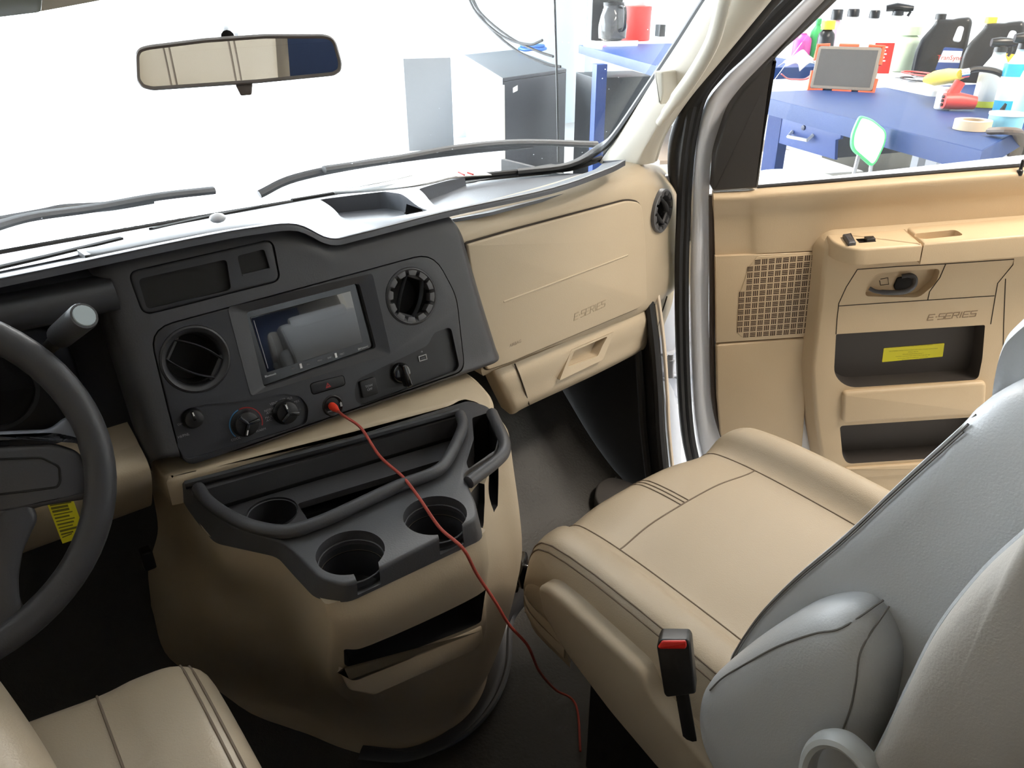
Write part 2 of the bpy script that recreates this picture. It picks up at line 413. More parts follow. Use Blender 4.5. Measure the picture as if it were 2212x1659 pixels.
# --- top pad
def Z(x, y): return at(x, y, z=.86)
edge = [(-1.0, 1.0, .85), (-.6, 1.0, .858), (-.328, 1.0, .862), (-.121, 1.0, .868), (-.03, 1.0, .868), (.029, 1.0, .862), (.078, 1.004, .832), (.13, 1.006, .830), (.287, 1.01, .836), (.507, 1.01, .840), (.66, 1.028, .850), (.73, 1.05, .854)]
bk = [(-1.0, 1.16, .80), (-.8, 1.28, .795), (-.45, 1.39, .785), (-.15, 1.43, .78), (-.05, 1.435, .78), (.05, 1.435, .78), (.15, 1.435, .782), (.25, 1.43, .785), (.4, 1.42, .787), (.6, 1.37, .79), (.72, 1.32, .80), (.775, 1.27, .815)]
G = []
for t, dz in [(-.003, -.008), (0, 0), (.02, .003), (.25, .0), (.5, .008), (.8, .006), (1, 0)]:
    r = []
    for a, b in zip(edge, bk):
        q = V(a).lerp(V(b), t); q.z += dz
        r.append(q)
    G.append(r)
mb = MB(); mb.patch(G, 5, 4, 0, (0, 0, -.035))
nb = len(mb.v)//2; Qn = (len(G[0])-1)*5+1; Rn = nb//Qn
for j_ in range(Qn):
    ye = mb.v[j_].y; ze = mb.v[j_].z
    for i_ in range(Rn):
        t_ = mb.v[i_*Qn+j_]; dy = t_.y-ye
        if dy < .2: k_ = max(0, dy)/.2; mb.v[nb+i_*Qn+j_] = V((t_.x, ye+.08+.12*k_, min(ze-.004-.018*k_, t_.z-.006)))
pad = ob('top_pad', mb, [GREYP, PANEL, DARKM], DASH, label='dark grey soft dash top')
TP = Fr((0, 1.0, .842), (1, 0, 0), (0, 1.0, -.125), (0, 0, 1))
cA = MB().prism(TP, rnd(TP.pl([(905, 414), (1026, 370), (1225, 352), (1288, 353), (1312, 362), (1285, 378), (1060, 432), (955, 450)]), .012), -.022, .06)
cB = MB().prism(TP, rnd(TP.pl([(690, 431), (830, 418), (866, 424), (925, 450), (790, 468), (735, 462)]), .012), -.028, .06)
TPL = Fr((0, 1.0, .868), (1, 0, 0), (0, 1.0, -.19), (0, 0, 1))
cut(pad, [cA, cB])
for o_ in ([(905, 414), (1026, 370), (1225, 352), (1288, 353), (1312, 362), (1285, 378), (1060, 432), (955, 450)], [(690, 431), (830, 418), (866, 424), (925, 450), (790, 468), (735, 462)]):
    ob('tray_floor', MB().prism(TP, inset(rnd(TP.pl(o_), .012), .008 if o_[0][0] > 800 else .004), -.027 if o_[0][0] > 800 else -.030, -.0215 if o_[0][0] > 800 else -.0275), GREYP, DASH)
for q in ([(327, 495), (440, 470), (560, 446)], [(-60, 591), (100, 554), (260, 515)], [(630, 432), (720, 417)]):
    mb = MB(); mb.tube([TPL.w(*TPL.px(x, y, .006), .006) for x, y in q], .0055, 6, 0, flat=.5); ob('defrost_slot', mb, DARKM, DASH)

mb = MB(); mb.sphere(at(470, 471, z=.852), .010, sc=(1.2, 1.2, .7)); ob('light_sensor', mb, mat('pale_dome', (.7, .7, .72), .3), DASH)

# --- grey centre surround
def B(px, py, h): return BZ.w(*BZ.px(px, py, h), h)
def b2(u, v, h): return BZ.w(u-(-.058), v, h)
def vz(z): return (z-.751)/c15
ucols = [(-.232, .868), (-.21, .868), (-.121, .869), (-.03, .868), (.022, .862), (.055, .846), (.082, .829), (.14, .828), (.22, .831), (.285, .833), (.302, .828), (.325, .80), (.345, .79)]
hs = [-.0, .0, 0, 0, 0, 0, 0, 0, 0, 0, -.004, -.03, -.07]
G = []
for fr, hh in [(0, -.022), (.03, -.010), (.09, .0), (.2, .0), (.45, 0), (.7, 0), (.9, .0), (.98, .0), (1.0, -.03)]:
    r = []
    for (x, zt), h0 in zip(ucols, hs):
        z0 = .578 if x > -.2 else .60
        xx = x if x < .28 else x+.03*(fr**1.2)*(1 if x > .3 else .4)
        zz = zt+(z0-zt)*fr
        hl = hh if x > -.22 else -.02
        r.append(b2(xx, vz(zz), hl+h0))
    G.append(r)
mb = MB(); mb.patch(G, 5, 5, 0, (0, .05, -.005))
sur = ob('centre_surround', mb, [GREY, PANEL, DARKM], DASH, label='dark grey centre stack surround')
ctrl = rnd(BZ.pl([(322, 712), (935, 546), (985, 640), (1003, 800), (398, 1010), (368, 900)]), [.03, .035, .02, .02, .02, .02])
ctrlc = inset(ctrl, -.0016)
pk = rnd(BZ.pl([(276, 588), (588, 517), (606, 606), (310, 681)]), .012)
pk1 = rnd(BZ.pl([(299, 603), (490, 560), (500, 626), (318, 668)]), .006)
pk2 = rnd(BZ.pl([(513, 553), (571, 538), (585, 582), (524, 598)]), .004)
cut(sur, [MB().prism(BZ, ctrlc, -.3, .05, 0, 2), MB().prism(BZ, inset(pk, -.001), -.008, .05, 0, 1)])
mb = MB(); mb.prism(BZ, pk, -.0105, -.001, .003, 0)
p = ob('display_bezel', mb, [PANEL, DARKM], DASH, label='charcoal bezel with two blank display recesses')
cut(p, [MB().prism(BZ, pk1, -.007, .05, 0, 1), MB().prism(BZ, pk2, -.006, .05, 0, 1)])
mb = MB().prism(BZ, rnd(BZ.pl([(524, 593), (583, 579), (586, 583), (526, 599)]), .001), -.0060, -.0005); ob('display_ledge', mb, PANEL, p)

# --- control panel
mb = MB(); mb.prism(BZ, ctrl, -.03, .0016, .0016)
cp = ob('control_panel', mb, [PANEL, BLACK, DARKM], DASH, label='charcoal control panel')
VL, VR = BZ.px(422, 776), BZ.px(888, 640)
def circ(c, r, n=40): return [(c[0]+r*math.cos(2*PI*i/n), c[1]+r*math.sin(2*PI*i/n)) for i in range(n)]
rad_o = rnd(BZ.pl([(490, 664), (803, 590), (843, 764), (541, 855)]), .006)
clim = rnd(BZ.pl([(368, 893), (435, 874), (545, 864), (612, 850), (648, 855), (666, 880), (662, 915), (600, 935), (403, 993), (388, 975)]), .008)
rrec = rnd(BZ.pl([(765, 840), (771, 819), (923, 746), (937, 718), (973, 706), (991, 790), (984, 801), (782, 876), (767, 866)]), .008)
hz = rnd(BZ.pl([(667, 828), (742, 809), (746, 832), (673, 854)]), .006)
SK = BZ.px(718, 876)
cut(cp, [MB().prism(BZ, circ(VL, .0455), -.1, .05, 0, 2), MB().prism(BZ, circ(VR, .0455), -.1, .05, 0, 2),
         MB().prism(BZ, rad_o, -.1, .05, 0, 2), MB().prism(BZ, rrec, -.006, .05, 0, 1), MB().prism(BZ, clim, -.0035, .05, 0, 0),
         MB().prism(BZ, hz, -.01, .05, 0, 2), MB().prism(BZ, circ(SK, .0165), -.01, .05, 0, 2)])
def vent(F, c, ro, rot, teeth, name='air_vent', lab=None, mr=PANEL):
    k = ro/.045
    mb = MB(); mb.lathe(F, c, [(ro*.77, -.05), (ro*.77, -.004), (ro*.82, .001), (ro*.93, .004), (ro*.985, .0025), (ro, -.003), (ro, -.05)], 48, 0, False, False)
    v = ob(name, mb, [mr, DARKM], DASH, label=lab)
    mb = MB(); mb.lathe(F, c, [(ro*.765, -.045), (ro*.765, -.014), (ro*.72, -.016), (ro*.66, -.04)], 40, 0); ob('barrel', mb, DARKM, v)
    for s in (-1, 1):
        mb = MB(); P = []
        d = V((math.cos(rot), math.sin(rot))); n2 = V((-d.y, d.x))
        for i in range(11):
            t = -1+i*.2; off = s*ro*.30+s*.10*ro*(1-t*t); q = V(c)+d*(t*ro*.70)+n2*off
            P.append(F.w(q.x, q.y, -.006+.004*(1-t*t)))
        mb.tube(P, .0065*k, 8, 0, flat=.22, up=F.n.cross(V((P[1]-P[0]))))
        ob('vane', mb, mr, v)
    d = V((math.cos(rot), math.sin(rot)))
    for s in (-1, 1):
        q = V(c)+d*(s*ro*.70); e = V((-d.y, d.x))*ro*.40
        mb = MB().tube([F.w(*(q-e), -.006), F.w(*(q+e), -.006)], .0035*k, 6, 0); ob('vane_rib', mb, mr, v)
    if teeth:
        mb = MB()
        for i in range(12):
            a = 2*PI*i/12+.1; a1 = a+.34
            mb.prism(F, [(c[0]+r*math.cos(b), c[1]+r*math.sin(b)) for r, b in ((ro*.72, a), (ro*.90, a-.03), (ro*.91, (a+a1)/2), (ro*.90, a1+.03), (ro*.72, a1))], -.010, .0035, .001)
        ob('thumb_ring', mb, mat('vent_ring_grey', (.085, .085, .09), .4), v)
    return v
vent(BZ, VL, .0455, rad(-38), False, lab='dark round air vent')
vent(BZ, VR, .0455, rad(62), True, lab='round air vent with notched thumb ring')
# radio
rad_i = rnd(BZ.pl([(533, 675), (778, 611), (815, 752), (572, 838)]), .006)
mb = MB(); mb.ring(BZ, rad_o, rad_i, -.02, .0024, -.003, -.02, 0)
fr = ob('radio_bezel', mb, PANEL, DASH)
mb = MB(); mb.prism(BZ, rad_i, -.04, -.011, 0, 0)
scr = BZ.pl([(546, 687), (763, 629), (790, 741), (583, 806)])
RD = ob('radio', mb, GLOSSB, DASH, label='touch screen radio unit')
mb = MB(); mb.prism(BZ, scr, -.012, -.0098, .0004); ob('radio_screen', mb, SCREEN, RD)
rx = -math.atan2(0, 1)
mb = MB()
def bt(px, py, t, s, h=-.0106, m=0): mb.text(BZ, *BZ.px(px, py), t, s, h, .0002, m)
bt(590, 812, 'Bluetooth', .0042); bt(791, 752, '(siriusxm)', .0045)
for px, py, t in [(640, 797, 'VOL'), (672, 788, 'SRC'), (697, 780, 'MENU'), (718, 774, 'DISP'), (745, 766, 'EJECT')]: bt(px, py, t, .0032, m=1)
for px, py in [(656, 792), (732, 769)]: mb.prism(BZ, [(BZ.px(px, py)[0]+a*.0016, BZ.px(px, py)[1]+b*.0035) for a, b in ((-1, -1), (1, -1), (1, 1), (-1, 1))], -.011, -.0104)
ob('lettering', mb, [WHITET, GREYT], RD)
mb = MB(); mb.tube([BZ.w(*BZ.px(553, 693), -.0095), BZ.w(*BZ.px(584, 797), -.0095)], .0006, 6); ob('screen_edge_line', mb, GREYT, RD)
# hazard switch
mb = MB(); mb.prism(BZ, inset(hz, .0008), -.01, .0025, .0012); h = ob('hazard_switch', mb, BLACK, DASH)
c = BZ.px(707, 832); tri = [(c[0]-.0045, c[1]-.0035), (c[0]+.0045, c[1]-.0035), (c[0], c[1]+.0045)]
mb = MB(); mb.ring(BZ, tri, [(c[0]+(a-c[0])*.35, c[1]+(b-c[1])*.35) for a, b in tri], .0024, .0028, .0028, .0024); ob('triangle_mark', mb, REDMK, h)
# socket
mb = MB(); mb.lathe(BZ, SK, [(.0163, -.01), (.0163, .002), (.0145, .0032), (.012, .001), (.0118, .0)], 32, 0)
sk = ob('power_socket', mb, [BLACK, DARKM], DASH)
mb = MB(); u, v = BZ.px(735, 873); mb.prism(BZ, [(u-.0016, v-.003), (u+.0016, v-.003), (u+.0016, v+.003), (u-.0016, v+.003)], .003, .0034); mb.prism(BZ, [(u-.0006, v+.003), (u+.0006, v+.003), (u+.0006, v+.0042), (u-.0006, v+.0042)], .003, .0034)
u, v = BZ.px(712, 888); mb.prism(BZ, [(u-.004, v-.0006), (u+.004, v-.0006), (u+.004, v+.0006), (u-.004, v+.0006)], .001, .0034); ob('battery_mark', mb, GREYT, sk)
# knobs of the climate panel
def knob(px, py, r, rot, name, ht=.014, base=None, blades=3, mk=True):
    c = BZ.px(px, py, .004); mb = MB()
    mb.lathe(BZ, c, [(r*1.12, -.004), (r*1.12, -.001), (r, .001), (r*.93, ht*.55), (r*.8, ht*.62)], 32)
    k = ob(name, mb, BLACK, DASH)
    mb = MB()
    for i in range(blades):
        a = rot+2*PI*i/3; d = V((math.cos(a), math.sin(a))); n = V((-d.y, d.x))*r*.16
        q = [V(c)-n*.8-d*r*.1, V(c)+d*r*.92-n, V(c)+d*r*.92+n, V(c)+n*.8-d*r*.1]
        mb.prism(BZ, [tuple(t) for t in q], ht*.5, ht, .0012)
    ob('grip', mb, GLOSSB, k)
    if mk:
        d = V((math.cos(rot), math.sin(rot))); n = V((-d.y, d.x))*.0008; q = [V(c)+d*r*.45-n, V(c)+d*r*.85-n, V(c)+d*r*.85+n, V(c)+d*r*.45+n]
        mb = MB(); mb.prism(BZ, [tuple(t) for t in q], ht, ht+.0004); ob('pointer', mb, WHITET, k)
    return k
knob(419, 905, .0125, rad(95), 'dimmer_knob', .012, blades=1)
knob(533, 915, .0175, rad(245), 'temperature_knob')
knob(620, 891, .0165, rad(100), 'fan_knob')
mb = MB()
for px, py, t in [(603, 867, 'VENT'), (623, 861, 'OFF'), (640, 861, 'FLR'), (653, 866, 'MIX')]: pass
def lb(px, py, t, s=.0048, m=0): mb.text(BZ, *BZ.px(px, py), t, s, -.0034, .0003, m)
lb(593, 872, 'VENT'); lb(612, 864, 'OFF'); lb(628, 861, 'FLR'); lb(643, 868, 'MIX'); lb(583, 886, 'NORM'); lb(583, 892, 'A/C'); lb(582, 902, 'MAX'); lb(583, 908, 'A/C')
lb(650, 884, '\u2234'); lb(511, 949, 'COOL'); lb(565, 930, 'WARM'); lb(398, 942, 'HI/PNL', .005); lb(391, 917, 'DIM', .004); lb(396, 903, '-', .005); lb(400, 893, '-', .005)
ob('climate_lettering', mb, GREYT, DASH)
for a0, a1, m in [(rad(215), rad(105), BLUEMK), (rad(100), rad(-25), REDMK)]:
    mb = MB()
    c = BZ.px(532, 915, -.003); r0, r1 = .0220, .0235; n = 14; o = []; i_ = []
    for j in range(n+1):
        a = a0+(a1-a0)*j/n; o.append((c[0]+r1*math.cos(a), c[1]+r1*math.sin(a))); i_.append((c[0]+r0*math.cos(a), c[1]+r0*math.sin(a)))
    for j in range(n): mb.prism(BZ, [o[j], o[j+1], i_[j+1], i_[j]], -.0036, -.0030)
    ob('temperature_arc', mb, m, DASH)
# right recess: switch, big knob, usb
c = BZ.px(796, 837, -.004)
mb = MB(); mb.prism(BZ, rnd([(c[0]-.0135, c[1]-.0135), (c[0]+.0135, c[1]-.0135), (c[0]+.0135, c[1]+.0135), (c[0]-.0135, c[1]+.0135)], .003), -.006, -.001, .0015); t = ob('tow_switch', mb, BLACK, DASH)
mb = MB(); mb.text(BZ, c[0], c[1]+.0028, 'TOW', .0052, -.001); mb.text(BZ, c[0], c[1]-.0028, 'OFF', .0052, -.001); ob('switch_lettering', mb, GREYT, t)
c = BZ.px(868, 806, 0)
mb = MB(); mb.lathe(BZ, c, [(.0165, -.006), (.0165, -.001), (.0145, .003), (.013, .004)], 32)
k = ob('rotary_switch', mb, GLOSSB, DASH)
mb = MB(); d = V((math.cos(rad(-85)), math.sin(rad(-85)))); n = V((-d.y, d.x))
mb.prism(BZ, rnd([tuple(V(c)+d*a*.0165+n*b*.0052) for a, b in ((-.95, -.7), (1.3, -1), (1.3, 1), (-.95, .7))], .003), .003, .018, .003); ob('grip', mb, GLOSSB, k)
c = BZ.px(913, 773, -.005); q = [(c[0]-.0075, c[1]-.0045), (c[0]+.0075, c[1]-.0045), (c[0]+.0075, c[1]+.0045), (c[0]-.0075, c[1]+.0045)]
mb = MB(); mb.ring(BZ, q, [(c[0]+(a-c[0])*.8, c[1]+(b-c[1])*.7) for a, b in q], -.006, -.004, -.004, -.006, 0); mb.prism(BZ, [(c[0]+(a-c[0])*.6, c[1]+(b-c[1])*.3) for a, b in q], -.006, -.0045, 0, 1)
mb.text(BZ, *BZ.px(911, 760, -.005), '\u2192', .005, -.0055)
ob('usb_port', mb, [GREYT, PANEL], DASH)

# --- instrument cluster side (behind the wheel) and knee panel
mb = MB()
xs = [-.98, -.7, -.45, -.26, -.215]
G = [[V((x, yy, zz)) for x in xs] for yy, zz in [(1.06, .835), (1.015, .838), (.992, .822), (.995, .80), (1.03, .795), (1.09, .77), (1.10, .66), (1.07, .60), (1.03, .585)]]
mb.patch(G, 4, 4, 0, (0, .03, .01)); ob('cluster_hood', mb, PANEL, DASH, label='dark instrument cluster hood')
CF = Fr((-.47, 1.09, .70), (1, 0, 0), (0, .1, 1), (0, -1, 0))
mb = MB(); mb.prism(CF, rnd([(-.2, -.07), (.2, -.07), (.2, .07), (-.2, .07)], .05), 0, .012, .004); cl = ob('instrument_cluster', mb, BLACK, DASH)
for u in (-.1, .1):
    mb = MB(); mb.lathe(CF, (u, 0), [(.052, .01), (.052, .016), (.047, .016), (.046, .012)], 32); ob('gauge_ring', mb, PANEL, cl)
# knee bolster beige
mb = MB()
G = []
for dy, z in [(.05, .615), (.005, .603), (.0, .58), (.03, .535), (.07, .49), (.12, .462)]:
    G.append([V((x, .96+dy+.02*(x+.25), z)) for x in (-.98, -.7, -.45, -.30, -.235)])
mb.patch(G, 4, 4, 0, (0, .03, .01)); ob('knee_bolster', mb, BEIGE, DASH, label='beige panel below the steering column')
# under-dash dark cavity
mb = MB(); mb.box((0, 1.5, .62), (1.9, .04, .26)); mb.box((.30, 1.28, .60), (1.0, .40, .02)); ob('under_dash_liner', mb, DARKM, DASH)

# --- beige passenger side
PP = Fr((.3, 1.006, .7), (1, .12, 0), (0, 0, 1), (0, -1, 0))
PP.n = V((.12, -1, 0)).normalized()
def Pp(x, y, h): return PP.w(*PP.px(x, y, h), h)
R0 = [(965, 474, -.03), (1100, 436, -.03), (1200, 408, -.03), (1300, 377, -.035), (1385, 354, -.05), (1432, 363, -.11), (1445, 380, -.17)]
R1 = [(980, 500, -.007), (1110, 465, -.007), (1210, 437, -.007), (1310, 405, -.009), (1400, 380, -.018), (1452, 392, -.07), (1466, 410, -.15)]
R2 = [(992, 535, 0), (1115, 500, 0), (1225, 468, 0), (1330, 440, 0), (1415, 425, 0), (1466, 435, -.035), (1480, 450, -.12)]
R3 = [(1010, 640, .0), (1140, 600, .0), (1250, 570, .0), (1350, 545, .0), (1430, 530, 0), (1476, 530, -.035), (1484, 535, -.12)]
R4 = [(1035, 760, .0), (1165, 725, .0), (1275, 680, .0), (1370, 640, .0), (1440, 600, .0), (1474, 590, -.03), (1483, 585, -.11)]
R5 = [(1040, 803, -.006), (1175, 752, -.006), (1285, 712, -.006), (1385, 672, -.006), (1440, 636, -.010), (1468, 612, -.035), (1478, 604, -.11)]
R6 = [(1044, 812, -.04), (1178, 756, -.04), (1288, 716, -.04), (1387, 676, -.04), (1440, 640, -.05), (1466, 616, -.08), (1476, 608, -.13)]
mb = MB(); mb.patch([[Pp(*q) for q in r] for r in (R0, R1, R2, R3, R4, R5, R6)], 6, 6, 0, (0, .035, 0))
pp = ob('passenger_panel', mb, [BEIGE, DARKM], DASH, label='beige passenger side dash shell')
PV = Fr(PP.w(*PP.px(1431, 456), 0), (1, .30, 0), (0, .02, 1), (0, -1, 0)); PV.n = V((.29, -.957, .02)).normalized()
pvc = PV.px(1431, 456)
cut(pp, [MB().prism(PV, circ(pvc, .047), -.1, .08, 0, 1)])
ve = vent(PV, pvc, .047, rad(-40), True, lab='round air vent at the far right of the dash', mr=mat('vent_grey', (.11, .11, .115), .4))
gd = rnd(PP.pl([(1008, 528), (1100, 501), (1355, 433), (1385, 438), (1393, 520), (1396, 648), (1380, 665), (1240, 724), (1100, 783), (1050, 800)], .006), [.004, .004, .02, .02, .02, .01, .01, .01, .01, .01])
mb = MB(); mb.prism(PP, gd, -.01, .0085, .003)
door = ob('airbag_panel', mb, [BEIGE, SEAM], DASH, label='beige airbag cover panel')
mb = MB(); strokes(mb, PP, PP.px(1240, 692, .0085), 'E-SERIES', .0115, .0135, (.0082, .0092), 0, rot=rad(1.5)); ob('embossed_lettering', mb, mat('beige_emboss', (.36, .29, .20), .5), door)
mb = MB(); u, v = PP.px(1113, 742, .0085); mb.text(PP, u, v, 'AIRBAG', .009, .0085, .0004, 0, rot=rad(1)); ob('airbag_lettering', mb, mat('beige_print', (.22, .17, .12), .5), door)
mb = MB(); a, b = PP.px(1088, 652, .0085), PP.px(1356, 551, .0085); mb.tube([PP.w(*a, .0078), PP.w(*b, .0078)], .0022, 8); ob('groove', mb, BEIGE, door)
mb = MB(); mb.tube([PP.w(u, v, .002) for u, v in inset(gd, -.001)], .0022, 6, 0, True); ob('panel_gap', mb, SEAM, DASH)
# lower glove box strip
Q0 = [(1060, 806, -.035), (1068, 800, -.02), (1112, 784, -.014), (1250, 727, -.014), (1395, 668, -.016), (1450, 630, -.04), (1464, 616, -.07)]
Q1 = [(1072, 835, -.035), (1082, 827, -.012), (1122, 808, -.006), (1262, 750, -.006), (1400, 692, -.008), (1440, 668, -.03), (1456, 654, -.06)]
Q2 = [(1085, 862, -.04), (1096, 856, -.018), (1133, 842, -.012), (1275, 782, -.012), (1405, 722, -.014), (1428, 710, -.04), (1442, 694, -.07)]
Q3 = [(1100, 892, -.05), (1112, 890, -.028), (1143, 873, -.022), (1288, 806, -.022), (1408, 745, -.024), (1420, 738, -.05), (1432, 724, -.08)]
Q4 = [(1100, 894, -.08), (1112, 891, -.08), (1143, 874, -.08), (1288, 807, -.08), (1406, 746, -.08), (1418, 739, -.09), (1430, 726, -.12)]
mb = MB(); mb.patch([[Pp(*q) for q in r] for r in (Q0, Q1, Q2, Q3, Q4)], 6, 5, 0, (0, .03, .004))
gb = ob('glove_box', mb, [BEIGE, SEAM], DASH, label='beige glove box door')
GH = Fr(Pp(1265, 745, -.009), (1, .12, 0), (0, .04, 1), (0, -1, 0)); GH.n = V((.12, -1, .04)).normalized()
ho = rnd(GH.pl([(1232, 754), (1324, 715), (1300, 776), (1206, 821)]), .004)
hi = rnd(GH.pl([(1238, 757), (1310, 726), (1290, 768), (1228, 790)]), .004)
cut(gb, [MB().prism(GH, hi, -.02, .04, 0, 0)])
mb = MB(); mb.ring(GH, ho, rnd(GH.pl([(1236, 757), (1310, 725), (1290, 769), (1226, 792)]), .004), -.004, .0035, .0015, -.012); ob('latch_recess', mb, BEIGE, gb)
for q in ([(1112, 786), (1122, 810), (1133, 842), (1143, 874)], [(1402, 682), (1428, 655)]):
    hh = [-.010, -.004, -.010, -.020] if len(q) == 4 else [-.002, -.010]
    if len(q) == 2: q = [(1441, 640), (1425, 690), (1409, 742)]; hh = [-.018, -.018, -.028]
    mb = MB(); mb.tube([Pp(a, b, c) for (a, b), c in zip(q, hh)], .0016, 6); ob('panel_gap', mb, SEAM, gb)

# papers lying on the dash pad
def paper(name, pts, z, m, label, cat, crease=0):
    G = [[at(x, y, z=z+dz) for x, y, dz in r] for r in pts]
    mb = MB(); mb.patch(G, 5, 5, 0, (0, 0, -.0015)); return ob(name, mb, m, label=label, cat=cat)
PAPER = mat('white_paper', (.85, .85, .85), .6)
lf = paper('leaflet', [[(718, 412, -.012), (800, 404, 0), (880, 392, .012), (960, 378, .010), (1000, 366, .004)], [(722, 414, -.012), (810, 410, .004), (900, 400, .018), (980, 380, .012), (1035, 368, .004)], [(730, 418, -.016), (830, 410, -.008), (920, 398, .006), (990, 382, .010), (1062, 377, .006)]], .85, PAPER, 'white folded paper leaflet with red print lying on the dash top', 'leaflet')
mb = MB()
for a, b in [((990, 372), (1003, 378)), ((1010, 373), (1022, 377))]: mb.tube([at(*a, z=.864), at(*b, z=.864)], .0015, 6)
ob('red_print', mb, REDM, lf)
paper('booklet', [[(745, 403, -.004), (790, 380, .010), (840, 372, .014), (885, 373, .0)], [(755, 406, -.004), (800, 398, .012), (850, 388, .014), (892, 378, 0)]], .852, PAPER, 'white curved booklet lying behind the folded leaflet on the dash', 'booklet')

# ================================================================== ENGINE COVER WITH CONSOLE
EC = empty('engine_cover', (.03, .85, 0), 'beige engine cover console between the footwells with dark cup holder tray', 'console')
RG = [(.537, [(-.222, 1.05), (-.207, .94), (-.203, .83), (-.151, .757), (-.146, .66), (-.121, .632), (.060, .628), (.077, .66), (.165, .742), (.237, .79), (.268, .87), (.286, 1.0)], 0),
 (.49, [(-.223, 1.07), (-.205, .95), (-.200, .84), (-.148, .762), (-.143, .67), (-.118, .630), (.062, .624), (.080, .657), (.165, .742), (.240, .785), (.270, .87), (.288, 1.0)], 0),
 (.40, [(-.225, 1.1), (-.205, .98), (-.187, .89), (-.142, .80), (-.136, .71), (-.110, .672), (.072, .654), (.10, .68), (.185, .74), (.245, .775), (.277, .87), (.292, 1.05)], 0),
 (.32, [(-.238, 1.15), (-.228, 1.0), (-.192, .90), (-.138, .83), (-.127, .76), (-.10, .71), (.078, .672), (.115, .69), (.195, .735), (.252, .778), (.28, .87), (.292, 1.1)], 0),
 (.25, [(-.245, 1.2), (-.238, 1.05), (-.19, .93), (-.13, .85), (-.112, .79), (-.08, .75), (.078, .705), (.125, .705), (.195, .738), (.245, .79), (.278, .88), (.290, 1.1)], 0),
 (.14, [(-.25, 1.25), (-.25, 1.12), (-.18, 1.0), (-.115, .90), (-.078, .835), (-.04, .79), (.075, .735), (.130, .73), (.19, .765), (.238, .82), (.268, .90), (.285, 1.1)], 0),
 (.05, [(-.26, 1.3), (-.255, 1.18), (-.18, 1.05), (-.11, .95), (-.065, .87), (-.02, .81), (.065, .765), (.125, .765), (.185, .80), (.232, .86), (.262, .94), (.28, 1.1)], 0),
 (.0, [(-.265, 1.32), (-.26, 1.18), (-.185, 1.04), (-.115, .94), (-.07, .86), (-.02, .80), (.065, .755), (.13, .755), (.192, .79), (.24, .855), (.268, .94), (.285, 1.1)], 0)]
L = []
cols = [spl([V((x, y, z)) for x, y in r], 6) for z, r, _ in RG]
G2 = [[cols[i][j] for i in range(len(cols))] for j in range(len(cols[0]))]
G3 = [spl(c, 6) for c in G2]
Lr = [[G3[j][i] for j in range(len(G3))] for i in range(len(G3[0]))]
mb = MB(); mb.loops(Lr, 0, True, True)
UO = spl([(-.224, 1.02), (-.223, .97), (-.219, .950), (-.212, .940), (-.10, .925), (.05, .905), (.18, .889), (.222, .885), (.247, .855), (.262, .862), (.274, .89), (.284, .95), (.288, 1.02)], 6)
def uz(y, x): return (.570+min(.05, max(0, y-.885))*.12-max(0, .885-y)*.35-max(0, x-.20)*.10)
LL = []
for k in range(7):
    a = PI/2*k/6 if k else 0
    q = inset([tuple(p) for p in UO], .008*(1-math.cos(a)))
    LL.append([V((x, y, (.534 if k == 0 else uz(y, x)-.008+.008*math.sin(a)))) for x, y in q])
mb2 = mb
body = ob('cover_body', mb, [BEIGE, BLACK], EC, ang=50, label='beige moulded body')
TZ = .566
def tz(L, z=TZ): return [tuple(at(x, y, z=z).xy) for x, y in L]
bin0 = rnd(tz([(436, 1060), (991, 901), (986, 930), (958, 990), (935, 1012), (861, 1040), (691, 1113), (633, 1135), (579, 1135), (517, 1113), (470, 1087)]), .004)
deep = rnd(tz([(634, 1037), (988, 935), (956, 990), (935, 1010), (861, 1038), (684, 1112)], .566), .004)
c1, c2, c3 = tz([(757, 1192)])[0], tz([(940, 1112)])[0], tz([(584, 1086)], .545)[0]
n1 = tz([(752, 1212), (812, 1182), (824, 1258), (790, 1300)]); n2 = tz([(944, 1150), (996, 1128), (1022, 1190), (972, 1225)])
rbin = rnd(tz([(1020, 915), (1056, 903), (1076, 958), (1070, 985), (1012, 1025), (1008, 1012), (1024, 960)], .556), .004)
tr_top = [(-.206, .948), (-.203, .92), (-.200, .88), (-.190, .812), (-.150, .738), (-.146, .70), (-.142, .650), (-.124, .620), (.060, .628), (.076, .652), (.104, .722), (.170, .735), (.210, .77), (.244, .850), (.230, .888), (.20, .895), (.05, .914), (-.10, .932)]
tr_bot = [(-.208, .948), (-.209, .925), (-.2085, .885), (-.205, .826), (-.154, .752), (-.152, .705), (-.149, .656), (-.124, .627), (.064, .622), (.080, .652), (.106, .726), (.173, .738), (.213, .773), (.246, .850), (.230, .888), (.20, .895), (.05, .914), (-.10, .932)]
def fixr(P, r, k=4):
    o = []
    for i in range(len(P)):
        a, b, c = V(P[i-1]), V(P[i]), V(P[(i+1) % len(P)])
        for t in range(k+1):
            q = t/k; s_ = b+(a-b).normalized()*min(r, (a-b).length*.4); e_ = b+(c-b).normalized()*min(r, (c-b).length*.4)
            o.append(tuple(s_*(1-q)**2+b*(2*q*(1-q))+e_*q*q))
    return o
trayo = fixr(tr_top, .012)
trayb = fixr(tr_bot, .012)
fb = Fr((-.02, .680, .40), (1, -.11, 0), (0, -.10, 1), (0, -1, 0)); 
lb0 = rnd(fb.pl([(722, 1362), (757, 1368), (1040, 1255), (1033, 1335), (762, 1440), (737, 1422)]), .006)
rb0 = [(1077, 1050), (1040, 1080), (1043, 1162), (1064, 1138), (1077, 1090)]
fr2 = Fr((.15, .70, .46), (.75, .42, 0), (0, 0, 1), (.4, -.75, 0))
rb = rnd(fr2.pl(rb0), .005)
hi = .7
